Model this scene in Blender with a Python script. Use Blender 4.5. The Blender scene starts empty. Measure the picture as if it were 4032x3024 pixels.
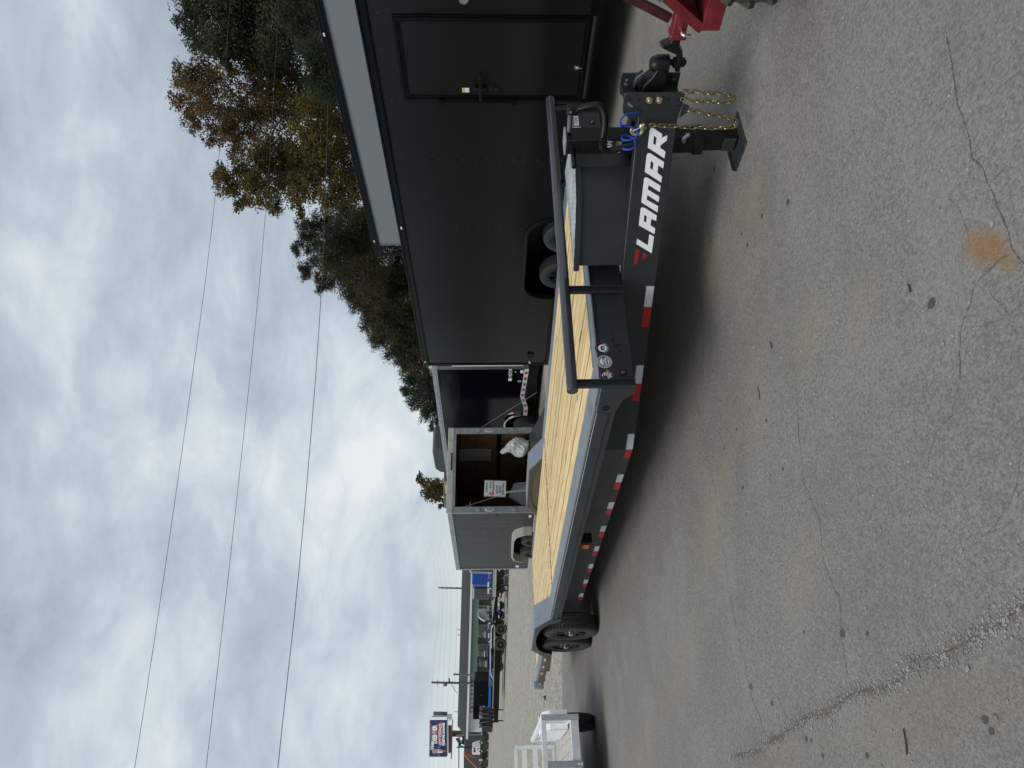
import bpy, bmesh, math, random
from mathutils import Vector, Matrix, noise as mnoise

SC = bpy.context.scene
COL = SC.collection
rnd = random.Random(7)

# ------------------------------------------------------------------ camera
CW = Vector((3.5859, -3.4699, 1.4857))
RIGHT = Vector((0.5235359, 0.8519942, -0.0078169))      # upright picture: right
DOWN = Vector((0.0202296, -0.0216024, -0.9995620))      # upright picture: down
FWD = Vector((-0.8517898, 0.5231484, -0.0285444))
FPX = 2797.0
cam_d = bpy.data.cameras.new("camera")
cam = bpy.data.objects.new("camera", cam_d)
COL.objects.link(cam)
# the photograph was taken with the phone on its side: picture x = down, picture y = right
cm = Matrix.Identity(4)
for i, a in enumerate((DOWN, RIGHT, -FWD)):
    for j in range(3):
        cm[j][i] = a[j]
cm.translation = CW
cam.matrix_world = cm
cam_d.sensor_fit = 'HORIZONTAL'
cam_d.sensor_width = 36.0
cam_d.lens = FPX / 4032.0 * 36.0
cam_d.clip_start = 0.05
cam_d.clip_end = 3000.0
SC.camera = cam

# ------------------------------------------------------------------ sky, sun, exposure
SUN_EL, SUN_AZ = math.radians(54), math.radians(168)
world = bpy.data.worlds.new("World")
SC.world = world
world.use_nodes = True
nt = world.node_tree
nt.nodes.clear()
def wn(t, **k):
    n = nt.nodes.new(t)
    for a, b in k.items():
        setattr(n, a, b)
    return n
def wl(a, b): nt.links.new(a, b)
def wmath(op, a, b=None, clamp=False):
    n = wn('ShaderNodeMath', operation=op, use_clamp=clamp)
    for i, v in enumerate((a, b)):
        if v is None: continue
        if isinstance(v, (int, float)): n.inputs[i].default_value = v
        else: wl(v, n.inputs[i])
    return n.outputs[0]
tc = wn('ShaderNodeTexCoord')
sp = wn('ShaderNodeSeparateXYZ'); wl(tc.outputs['Generated'], sp.inputs[0])
zc = wmath('ADD', wmath('MAXIMUM', sp.outputs[2], 0.0), 0.20)
cb = wn('ShaderNodeCombineXYZ')
wl(wmath('DIVIDE', sp.outputs[0], zc), cb.inputs[0])
wl(wmath('DIVIDE', sp.outputs[1], zc), cb.inputs[1])
def wnoise(scale, detail, rough, dist, off):
    mp = wn('ShaderNodeMapping'); wl(cb.outputs[0], mp.inputs[0])
    mp.inputs['Location'].default_value = off
    mp.inputs['Rotation'].default_value = (0, 0, math.radians(58))
    mp.inputs['Scale'].default_value = (1.0, 0.85, 1.0)
    n = wn('ShaderNodeTexNoise'); wl(mp.outputs[0], n.inputs['Vector'])
    n.inputs['Scale'].default_value = scale; n.inputs['Detail'].default_value = detail
    n.inputs['Roughness'].default_value = rough; n.inputs['Distortion'].default_value = dist
    return n.outputs[0]
big = wnoise(0.42, 4, 0.5, 0.4, (3.1, 1.7, 0.0))
def snoise(scale, detail, rough, dist, off):      # lumps on the dome itself, flattened towards the horizon
    mp = wn('ShaderNodeMapping'); wl(tc.outputs['Generated'], mp.inputs[0])
    mp.inputs['Location'].default_value = off; mp.inputs['Scale'].default_value = (1.0, 1.0, 2.1)
    n = wn('ShaderNodeTexNoise'); wl(mp.outputs[0], n.inputs['Vector'])
    n.inputs['Scale'].default_value = scale; n.inputs['Detail'].default_value = detail
    n.inputs['Roughness'].default_value = rough; n.inputs['Distortion'].default_value = dist
    return n.outputs[0]
mid = snoise(2.3, 8, 0.56, 0.35, (9.7, 2.5, 1.3))
fine = snoise(7.0, 7, 0.58, 0.5, (7.7, 2.2, 1.0))
dens = wmath('ADD', wmath('ADD', wmath('MULTIPLY', big, 0.28), wmath('MULTIPLY', mid, 0.48)), wmath('MULTIPLY', fine, 0.24))
rp = wn('ShaderNodeValToRGB'); wl(dens, rp.inputs[0])
els = rp.color_ramp.elements
els[0].position = 0.375; els[0].color = (0.71, 0.745, 0.77, 1)
els[1].position = 0.60; els[1].color = (0.27, 0.322, 0.395, 1)
for pos, c in ((0.43, (0.57, 0.63, 0.675, 1)), (0.48, (0.46, 0.525, 0.585, 1)), (0.54, (0.37, 0.43, 0.50, 1))):
    e = els.new(pos); e.color = c
# towards the horizon the cloud deck thins to an even pale grey
hz = wn('ShaderNodeMapRange', interpolation_type='SMOOTHSTEP'); wl(sp.outputs[2], hz.inputs[0])
hz.inputs[1].default_value = 0.0; hz.inputs[2].default_value = 0.12
mx = wn('ShaderNodeMixRGB'); wl(hz.outputs[0], mx.inputs[0])
mx.inputs[1].default_value = (0.66, 0.70, 0.695, 1); wl(rp.outputs[0], mx.inputs[2])
cloud_bg = wn('ShaderNodeBackground'); wl(mx.outputs[0], cloud_bg.inputs[0]); cloud_bg.inputs[1].default_value = 1.0
sky = wn('ShaderNodeTexSky', sky_type='NISHITA', sun_disc=False)
sky.sun_elevation = SUN_EL; sky.sun_rotation = SUN_AZ
sky_bg = wn('ShaderNodeBackground'); wl(sky.outputs[0], sky_bg.inputs[0]); sky_bg.inputs[1].default_value = 0.1
ms = wn('ShaderNodeMixShader'); ms.inputs[0].default_value = 0.95
wl(sky_bg.outputs[0], ms.inputs[1]); wl(cloud_bg.outputs[0], ms.inputs[2])
wo = wn('ShaderNodeOutputWorld'); wl(ms.outputs[0], wo.inputs[0])

sun_d = bpy.data.lights.new("sun", 'SUN')
sun_d.energy = 1.5; sun_d.angle = math.radians(35); sun_d.color = (1.0, 0.97, 0.92)
sun = bpy.data.objects.new("sun", sun_d); COL.objects.link(sun)
sdir = Vector((math.sin(SUN_AZ) * math.cos(SUN_EL), math.cos(SUN_AZ) * math.cos(SUN_EL), math.sin(SUN_EL)))
sun.rotation_euler = (-sdir).to_track_quat('-Z', 'Y').to_euler()
sun.location = (0, 0, 30)
SC.view_settings.view_transform = 'Standard'
SC.view_settings.look = 'None'
SC.view_settings.exposure = 0.2
SC.view_settings.gamma = 1.0
SC.cycles.max_bounces = 6
SC.cycles.use_denoising = True

# ------------------------------------------------------------------ materials
MATS = {}
def mat(name, col, rough=0.5, metal=0.0, var=0.0, vscale=6.0, bump=0.0, bscale=40.0, coat=0.0, stretch=(1, 1, 1), rvar=0.0, spec=0.5):
    if name in MATS: return MATS[name]
    m = bpy.data.materials.new(name); m.use_nodes = True
    t = m.node_tree; b = t.nodes['Principled BSDF']
    b.inputs['Roughness'].default_value = rough; b.inputs['Metallic'].default_value = metal
    b.inputs['Base Color'].default_value = (*col, 1)
    b.inputs['Specular IOR Level'].default_value = spec
    if coat: b.inputs['Coat Weight'].default_value = coat; b.inputs['Coat Roughness'].default_value = 0.1
    if var or bump or rvar:
        tcn = t.nodes.new('ShaderNodeTexCoord'); mp = t.nodes.new('ShaderNodeMapping')
        t.links.new(tcn.outputs['Object'], mp.inputs[0]); mp.inputs['Scale'].default_value = stretch
    if var or rvar:
        n = t.nodes.new('ShaderNodeTexNoise'); n.inputs['Scale'].default_value = vscale
        n.inputs['Detail'].default_value = 7; n.inputs['Roughness'].default_value = 0.62
        t.links.new(mp.outputs[0], n.inputs['Vector'])
        if var:
            r = t.nodes.new('ShaderNodeValToRGB'); t.links.new(n.outputs[0], r.inputs[0])
            r.color_ramp.elements[0].position = 0.3; r.color_ramp.elements[1].position = 0.7
            r.color_ramp.elements[0].color = (*[c * (1 - var) for c in col], 1)
            r.color_ramp.elements[1].color = (*[min(1, c * (1 + var)) for c in col], 1)
            t.links.new(r.outputs[0], b.inputs['Base Color'])
        if rvar:
            q = t.nodes.new('ShaderNodeMapRange'); t.links.new(n.outputs[0], q.inputs[0])
            q.inputs[1].default_value = 0.3; q.inputs[2].default_value = 0.7
            q.inputs[3].default_value = max(0.02, rough - rvar); q.inputs[4].default_value = min(1, rough + rvar)
            t.links.new(q.outputs[0], b.inputs['Roughness'])
    if bump:
        n2 = t.nodes.new('ShaderNodeTexNoise'); n2.inputs['Scale'].default_value = bscale; n2.inputs['Detail'].default_value = 4
        t.links.new(mp.outputs[0], n2.inputs['Vector'])
        bp = t.nodes.new('ShaderNodeBump'); bp.inputs['Strength'].default_value = bump; bp.inputs['Distance'].default_value = 0.01
        t.links.new(n2.outputs[0], bp.inputs['Height']); t.links.new(bp.outputs[0], b.inputs['Normal'])
    MATS[name] = m
    return m

def diamond(name, col, metal, rough, pitch=0.03, strength=0.6, dirt=0.3):
    """tread plate: raised lozenges in two directions"""
    m = mat(name, col, rough, metal, var=dirt, vscale=9)
    t = m.node_tree; b = t.nodes['Principled BSDF']
    tcn = t.nodes.new('ShaderNodeTexCoord')
    hs = []
    for ang in (0.785, -0.785):
        mp = t.nodes.new('ShaderNodeMapping'); t.links.new(tcn.outputs['Object'], mp.inputs[0])
        mp.inputs['Rotation'].default_value = (0, 0, ang)
        mp.inputs['Scale'].default_value = (1 / pitch, 1 / pitch, 1 / pitch)
        ck = t.nodes.new('ShaderNodeTexChecker'); t.links.new(mp.outputs[0], ck.inputs[0]); ck.inputs['Scale'].default_value = 1.0
        wv = t.nodes.new('ShaderNodeTexWave'); t.links.new(mp.outputs[0], wv.inputs[0]); wv.inputs['Scale'].default_value = 0.32
        mu = t.nodes.new('ShaderNodeMath'); mu.operation = 'MULTIPLY'
        t.links.new(ck.outputs[1], mu.inputs[0]); t.links.new(wv.outputs['Fac'], mu.inputs[1]); hs.append(mu)
    ad = t.nodes.new('ShaderNodeMath'); ad.operation = 'MAXIMUM'
    t.links.new(hs[0].outputs[0], ad.inputs[0]); t.links.new(hs[1].outputs[0], ad.inputs[1])
    bp = t.nodes.new('ShaderNodeBump'); bp.inputs['Strength'].default_value = strength; bp.inputs['Distance'].default_value = 0.004
    t.links.new(ad.outputs[0], bp.inputs['Height']); t.links.new(bp.outputs[0], b.inputs['Normal'])
    return m

POWDER = mat('charcoal_powder_coat', (0.025, 0.028, 0.032), 0.36, 0.0, var=0.16, vscale=3.5, bump=0.05, bscale=220, rvar=0.08)
BLACKP = mat('black_paint', (0.006, 0.006, 0.0065), 0.33, 0.0, var=0.25, vscale=8, rvar=0.1, spec=0.32)
PLATE = diamond('tread_plate_grey', (0.20, 0.22, 0.245), 0.35, 0.42)
PLATEB = diamond('tread_plate_bright', (0.62, 0.645, 0.64), 0.5, 0.36, 0.034, 0.9, 0.3)
PLATEF = diamond('tread_plate_fender', (0.22, 0.24, 0.285), 0.3, 0.42, 0.04, 0.5, 0.12)
STEEL = mat('grey_steel', (0.17, 0.18, 0.19), 0.38, 0.6, var=0.25, vscale=14)
ZINC = mat('zinc_bolt', (0.75, 0.68, 0.50), 0.25, 1.0)
BRASS = mat('yellow_zinc_chain', (0.36, 0.315, 0.18), 0.3, 0.95, var=0.3, vscale=60)
HOOKM = mat('pale_gold_hook', (0.75, 0.65, 0.42), 0.35, 0.85)
CHROME = mat('chrome', (0.85, 0.86, 0.87), 0.12, 1.0)
ALU = mat('aluminium', (0.90, 0.91, 0.92), 0.40, 0.15, var=0.08, vscale=10, rvar=0.1)
ALUD = mat('dull_aluminium', (0.42, 0.44, 0.45), 0.45, 0.7, var=0.2, vscale=10)
ALUPL = diamond('aluminium_tread_corner', (0.34, 0.36, 0.37), 0.6, 0.42, 0.05, 0.6, 0.25)
TYRE = mat('tyre_rubber', (0.034, 0.034, 0.032), 0.62, 0.0, var=0.25, vscale=20)
TYREG = mat('greyed_tyre_rubber', (0.04, 0.039, 0.036), 0.8, 0.0, var=0.3, vscale=12)
RIM = mat('black_rim', (0.018, 0.018, 0.019), 0.28, 0.3)
WHITE = mat('white_paint', (0.78, 0.79, 0.79), 0.45, var=0.05)
WLET = mat('white_vinyl', (0.92, 0.94, 0.95), 0.35)
RVINYL = mat('red_vinyl', (0.30, 0.018, 0.018), 0.35)
REDT = mat('red_reflective', (0.50, 0.014, 0.012), 0.3, var=0.15, vscale=120)
WHT = mat('white_reflective', (0.72, 0.75, 0.77), 0.3, var=0.2, vscale=60)
RAILM = mat('rail_paint', (0.036, 0.040, 0.046), 0.24, 0.0, var=0.15, vscale=5, rvar=0.06, spec=0.9)
AMBERD = mat('dull_amber_lens', (0.16, 0.07, 0.03), 0.2)
AMBER = mat('amber_lens', (0.55, 0.16, 0.02), 0.2)
REDL = mat('red_lens', (0.30, 0.02, 0.02), 0.2)
CLEAR = mat('clear_lens', (0.75, 0.75, 0.73), 0.15)
BLUEC = mat('blue_cable', (0.02, 0.075, 0.42), 0.4)
CARGO = mat('charcoal_cargo_skin', (0.0100, 0.0118, 0.0110), 0.22, 0.0, var=0.10, vscale=0.8, bump=0.10, bscale=0.9, spec=0.27)
TRIM = mat('black_trim', (0.0035, 0.0035, 0.004), 0.3, spec=0.16)
SILV = mat('silver_cargo_skin', (0.20, 0.215, 0.225), 0.42, 0.25, var=0.05, vscale=0.6)
NAVY = mat('navy_gloss_skin', (0.0022, 0.0032, 0.0075), 0.08, 0.0, var=0.1, bump=0.03, bscale=1.1, spec=0.25)
GREYT = mat('weathered_grey_skin', (0.037, 0.041, 0.042), 0.40, 0.1, var=0.22, vscale=1.6, stretch=(2.5, 2.5, 0.3))
PLY = mat('brown_plywood', (0.16, 0.085, 0.04), 0.7, var=0.3, vscale=3, stretch=(1, 1, 0.25))
LWOOD = mat('pale_timber', (0.42, 0.34, 0.22), 0.75, var=0.2, vscale=8)
BOARD = mat('white_board', (0.36, 0.38, 0.37), 0.6, var=0.08)
BAG = mat('white_woven_bag', (0.68, 0.68, 0.66), 0.7, var=0.1, vscale=10, bump=0.5, bscale=9)
REDP = mat('worn_red_paint', (0.17, 0.015, 0.019), 0.42, var=0.35, vscale=9, bump=0.1, bscale=50, rvar=0.12)
REDD = mat('dirty_dark_red', (0.06, 0.012, 0.012), 0.5, var=0.5, vscale=10)
DIRT = mat('dirt', (0.16, 0.13, 0.095), 0.95, var=0.3, vscale=30, bump=0.8, bscale=90)
CRACKM = mat('crack_dark', (0.095, 0.088, 0.077), 0.95, var=0.4, vscale=40)
OIL = mat('dark_spot', (0.065, 0.063, 0.06), 0.6)
STONE = mat('pebbles', (0.30, 0.29, 0.27), 0.85, var=0.45, vscale=9)
BARK = mat('bark', (0.030, 0.026, 0.022), 0.9, var=0.4, vscale=8)
WIREM = mat('wire', (0.05, 0.055, 0.065), 0.5)
POLEW = mat('pole_wood', (0.12, 0.095, 0.08), 0.85, var=0.25, vscale=3)
GREENW = mat('green_metal_wall', (0.22, 0.33, 0.26), 0.55, var=0.08)
ROOFM = mat('dark_shingle', (0.034, 0.036, 0.037), 0.85, var=0.25, vscale=1.5)
WALLW = mat('white_wall', (0.66, 0.69, 0.74), 0.7, var=0.06)
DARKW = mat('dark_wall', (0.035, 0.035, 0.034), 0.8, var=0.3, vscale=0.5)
BLUEB = mat('blue_paint', (0.010, 0.085, 0.42), 0.45, var=0.12)
BLUEL = mat('faded_blue', (0.12, 0.17, 0.33), 0.6, var=0.2)
GREYB = mat('grey_box', (0.11, 0.115, 0.12), 0.6, var=0.15)
BLUES = mat('bright_blue', (0.012, 0.16, 0.62), 0.3)
TANB = mat('tan_board', (0.42, 0.36, 0.28), 0.7, var=0.15)
RUSTB = mat('rust_brown_panel', (0.17, 0.06, 0.03), 0.7, var=0.25, vscale=1)
ORANGE = mat('orange_paint', (0.42, 0.16, 0.08), 0.5, var=0.2)
OLIVE = mat('olive_crate', (0.13, 0.12, 0.055), 0.7, var=0.3)
CONC = mat('concrete', (0.40, 0.39, 0.36), 0.9, var=0.25, vscale=5)
GLASSD = mat('dark_glass', (0.01, 0.012, 0.014), 0.06)
BILLB = mat('billboard_navy', (0.010, 0.030, 0.125), 0.5)
BILLL = mat('billboard_blue', (0.012, 0.16, 0.45), 0.5)
SKINM = mat('printed_skin', (0.42, 0.28, 0.22), 0.6)
REDPR = mat('printed_red', (0.45, 0.03, 0.04), 0.5)
GREENL = mat('green_plastic', (0.015, 0.09, 0.03), 0.4)
LTGREEN = mat('signal_green', (0.1, 0.9, 0.6), 0.4)
LTGREEN.node_tree.nodes['Principled BSDF'].inputs['Emission Color'].default_value = (0.25, 1, 0.75, 1)
LTGREEN.node_tree.nodes['Principled BSDF'].inputs['Emission Strength'].default_value = 1.5
YELLOW = mat('yellow_paint', (0.45, 0.5, 0.05), 0.5)

def wood_mat():
    m = bpy.data.materials.new('treated_pine'); m.use_nodes = True
    t = m.node_tree; b = t.nodes['Principled BSDF']; b.inputs['Roughness'].default_value = 0.62
    L = t.links.new; N = t.nodes.new
    tcn = N('ShaderNodeTexCoord'); oi = N('ShaderNodeObjectInfo')
    ofs = N('ShaderNodeVectorMath'); ofs.operation = 'MULTIPLY_ADD'
    cbn = N('ShaderNodeCombineXYZ')
    for i in range(3): L(oi.outputs['Random'], cbn.inputs[i])
    L(cbn.outputs[0], ofs.inputs[0]); ofs.inputs[1].default_value = (37, 11, 5); L(tcn.outputs['Object'], ofs.inputs[2])
    def noise(sc, scale, det, dist=0):
        mp = N('ShaderNodeMapping'); L(ofs.outputs[0], mp.inputs[0]); mp.inputs['Scale'].default_value = sc
        n = N('ShaderNodeTexNoise'); L(mp.outputs[0], n.inputs['Vector']); n.inputs['Scale'].default_value = scale
        n.inputs['Detail'].default_value = det; n.inputs['Distortion'].default_value = dist
        return n.outputs[0]
    grain = noise((0.5, 9, 9), 4.0, 6, 0.6)
    blot = noise((0.6, 2, 2), 1.6, 4, 0.2)
    knot = noise((2.2, 9, 9), 1.5, 1, 0)
    r = N('ShaderNodeValToRGB'); L(grain, r.inputs[0])
    r.color_ramp.elements[0].position = 0.32; r.color_ramp.elements[0].color = (0.54, 0.355, 0.135, 1)
    r.color_ramp.elements[1].position = 0.60; r.color_ramp.elements[1].color = (0.87, 0.655, 0.325, 1)
    def mixc(fac, a, col, lo, hi):
        q = N('ShaderNodeMapRange'); L(fac, q.inputs[0]); q.inputs[1].default_value = lo; q.inputs[2].default_value = hi
        x = N('ShaderNodeMixRGB'); L(q.outputs[0], x.inputs[0]); L(a, x.inputs[1]); x.inputs[2].default_value = col
        return x.outputs[0]
    c = mixc(blot, r.outputs[0], (0.55, 0.43, 0.25, 1), 0.52, 0.95)
    c = mixc(knot, c, (0.12, 0.06, 0.02, 1), 0.73, 0.77)
    hv = N('ShaderNodeHueSaturation'); L(c, hv.inputs['Color'])
    q = N('ShaderNodeMapRange'); L(oi.outputs['Random'], q.inputs[0]); q.inputs[3].default_value = 0.90; q.inputs[4].default_value = 1.08
    L(q.outputs[0], hv.inputs['Value']); L(hv.outputs[0], b.inputs['Base Color'])
    bp = N('ShaderNodeBump'); bp.inputs['Strength'].default_value = 0.15; bp.inputs['Distance'].default_value = 0.003
    L(grain, bp.inputs['Height']); L(bp.outputs[0], b.inputs['Normal'])
    return m
PINE = wood_mat()

def ground_mat(name, base, light, dark, fine, stains, tint=(0.30, 0.265, 0.20), tint_amt=0.5, bumpd=0.006):
    """worn asphalt / gravel: aggregate speckle, broad wear, stains with a shape of their own"""
    m = bpy.data.materials.new(name); m.use_nodes = True
    t = m.node_tree; b = t.nodes['Principled BSDF']; b.inputs['Roughness'].default_value = 0.88
    b.inputs['Specular IOR Level'].default_value = 0.25
    L = t.links.new; N = t.nodes.new
    tcn = N('ShaderNodeTexCoord')
    def noise(scale, det, rough=0.6, dist=0.0, sc=(1, 1, 1)):
        mp = N('ShaderNodeMapping'); L(tcn.outputs['Object'], mp.inputs[0]); mp.inputs['Scale'].default_value = sc
        n = N('ShaderNodeTexNoise'); L(mp.outputs[0], n.inputs['Vector']); n.inputs['Scale'].default_value = scale
        n.inputs['Detail'].default_value = det; n.inputs['Roughness'].default_value = rough; n.inputs['Distortion'].default_value = dist
        return n.outputs[0]
    def mrange(v, lo, hi, a=0.0, bb=1.0):
        q = N('ShaderNodeMapRange'); L(v, q.inputs[0])
        q.inputs[1].default_value = lo; q.inputs[2].default_value = hi; q.inputs[3].default_value = a; q.inputs[4].default_value = bb
        return q.outputs[0]
    def mix(f, a, col):
        x = N('ShaderNodeMixRGB'); L(f, x.inputs[0])
        if isinstance(a, tuple): x.inputs[1].default_value = (*a, 1)
        else: L(a, x.inputs[1])
        if isinstance(col, tuple): x.inputs[2].default_value = (*col, 1)
        else: L(col, x.inputs[2])
        return x.outputs[0]
    sp_ = noise(fine, 3, 0.7)
    vo = N('ShaderNodeTexVoronoi'); L(tcn.outputs['Object'], vo.inputs['Vector']); vo.inputs['Scale'].default_value = fine * 0.9
    sepc = N('ShaderNodeSeparateColor'); L(vo.outputs['Color'], sepc.inputs[0])
    broad = noise(0.55, 5, 0.6, 0.5)
    midn = noise(4.0, 6, 0.65, 0.3)
    c = mix(mrange(sepc.outputs[0], 0.0, 1.0), dark, light)
    c = mix(mrange(sp_, 0.35, 0.65, 0.75, 0.15), c, base)
    c = mix(mrange(broad, 0.45, 0.75, 0.0, tint_amt), c, tint)
    c = mix(mrange(midn, 0.5, 0.8, 0.0, 0.28), c, tuple(x * 0.72 for x in base))
    mott = noise(fine * 0.16, 4, 0.6, 0.6)
    c = mix(mrange(mott, 0.46, 0.68, 0.0, 0.34), c, tuple(x * 1.45 for x in base))
    grain_ = noise(fine * 0.42, 5, 0.75, 0.4)
    c = mix(mrange(grain_, 0.50, 0.62, 0.0, 0.6), c, tuple(x * 1.5 for x in base))
    grain2 = noise(fine * 0.36, 5, 0.75, 0.2, (1, 1.2, 1))
    c = mix(mrange(grain2, 0.51, 0.62, 0.0, 0.65), c, tuple(x * 0.56 for x in base))
    mott2 = noise(fine * 0.10, 5, 0.65, 0.4)
    c = mix(mrange(mott2, 0.50, 0.70, 0.0, 0.28), c, tuple(x * 0.62 for x in base))
    scuf = noise(5.0, 6, 0.75, 0.9)
    c = mix(mrange(scuf, 0.66, 0.78, 0.0, 0.5), c, tuple(x * 1.7 for x in base))
    wear = noise(1.3, 4, 0.55, 0.6)
    c = mix(mrange(wear, 0.35, 0.55, 0.30, 0.0), c, tuple(x * 0.72 for x in base))
    c = mix(mrange(wear, 0.52, 0.75, 0.0, 0.35), c, tuple(x * 1.4 for x in base))
    wsp = noise(fine * 0.35, 2, 0.5)
    c = mix(mrange(wsp, 0.72, 0.76), c, tuple(min(0.62, x * 2.2) for x in base))
    dsp = noise(fine * 0.28, 2, 0.5, 0, (1.3, 1, 1))
    c = mix(mrange(dsp, 0.745, 0.77), c, tuple(x * 0.45 for x in base))
    for (x, y, rx, ry, ang, col, amt) in stains:
        mp = N('ShaderNodeMapping'); mp.vector_type = 'TEXTURE'; L(tcn.outputs['Object'], mp.inputs[0])
        mp.inputs['Location'].default_value = (x, y, 0); mp.inputs['Rotation'].default_value = (0, 0, ang)
        mp.inputs['Scale'].default_value = (rx, ry, 1)
        s2 = N('ShaderNodeVectorMath'); s2.operation = 'MULTIPLY'; L(mp.outputs[0], s2.inputs[0]); s2.inputs[1].default_value = (1, 1, 0)
        ln = N('ShaderNodeVectorMath'); ln.operation = 'LENGTH'; L(s2.outputs[0], ln.inputs[0])
        nn = noise(2.2 / max(rx, ry), 4, 0.65)
        ad = N('ShaderNodeMath'); ad.operation = 'MULTIPLY_ADD'; L(nn, ad.inputs[0]); ad.inputs[1].default_value = 1.6; L(ln.outputs['Value'], ad.inputs[2])
        c = mix(mrange(ad.outputs[0], 1.95, 1.1, 0.0, amt), c, col)
    L(c, b.inputs['Base Color'])
    hsum = N('ShaderNodeMath'); hsum.operation = 'MULTIPLY_ADD'; L(vo.outputs['Distance'], hsum.inputs[0]); hsum.inputs[1].default_value = -0.8; L(sp_, hsum.inputs[2])
    bp = N('ShaderNodeBump'); bp.inputs['Strength'].default_value = 0.7; bp.inputs['Distance'].default_value = bumpd
    L(hsum.outputs[0], bp.inputs['Height']); L(bp.outputs[0], b.inputs['Normal'])
    return m
TAN = (0.30, 0.25, 0.17)
STAINS = [(2.010, -2.035, 0.135, 0.062, 2.15, (0.26, 0.145, 0.062), 0.8), (2.06, -2.135, 0.06, 0.035, 2.2, (0.26, 0.18, 0.10), 0.5),
          (0.74, -0.50, 0.22, 0.10, 0.6, TAN, 0.40), (-0.10, -0.42, 0.40, 0.13, 0.4, TAN, 0.36),
          (-0.9, -1.75, 0.9, 0.22, 0.45, TAN, 0.32), (-2.6, -2.5, 0.9, 0.25, 0.2, TAN, 0.25), (0.9, -1.55, 0.25, 0.15, 0.4, TAN, 0.29),
          (1.35, -1.75, 0.2, 0.10, 0.4, TAN, 0.25), (0.2, -2.5, 0.35, 0.2, 0.2, TAN, 0.22), (-4.5, -2.9, 1.4, 0.4, 0.1, TAN, 0.22),
          (1.0, -3.2, 0.9, 0.16, 0.0, (0.21, 0.175, 0.125), 0.25), (-0.6, -3.2, 0.9, 0.16, 0.0, (0.21, 0.175, 0.125), 0.22)]
ASPH = ground_mat('worn_asphalt', (0.208, 0.196, 0.177), (0.335, 0.318, 0.288), (0.105, 0.098, 0.087), 130.0, STAINS, (0.245, 0.215, 0.165), 0.55, 0.004)
GRAV = ground_mat('pale_gravel', (0.36, 0.335, 0.285), (0.62, 0.585, 0.52), (0.13, 0.115, 0.09), 13.0, [], (0.31, 0.26, 0.18), 0.5, 0.05)

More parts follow.
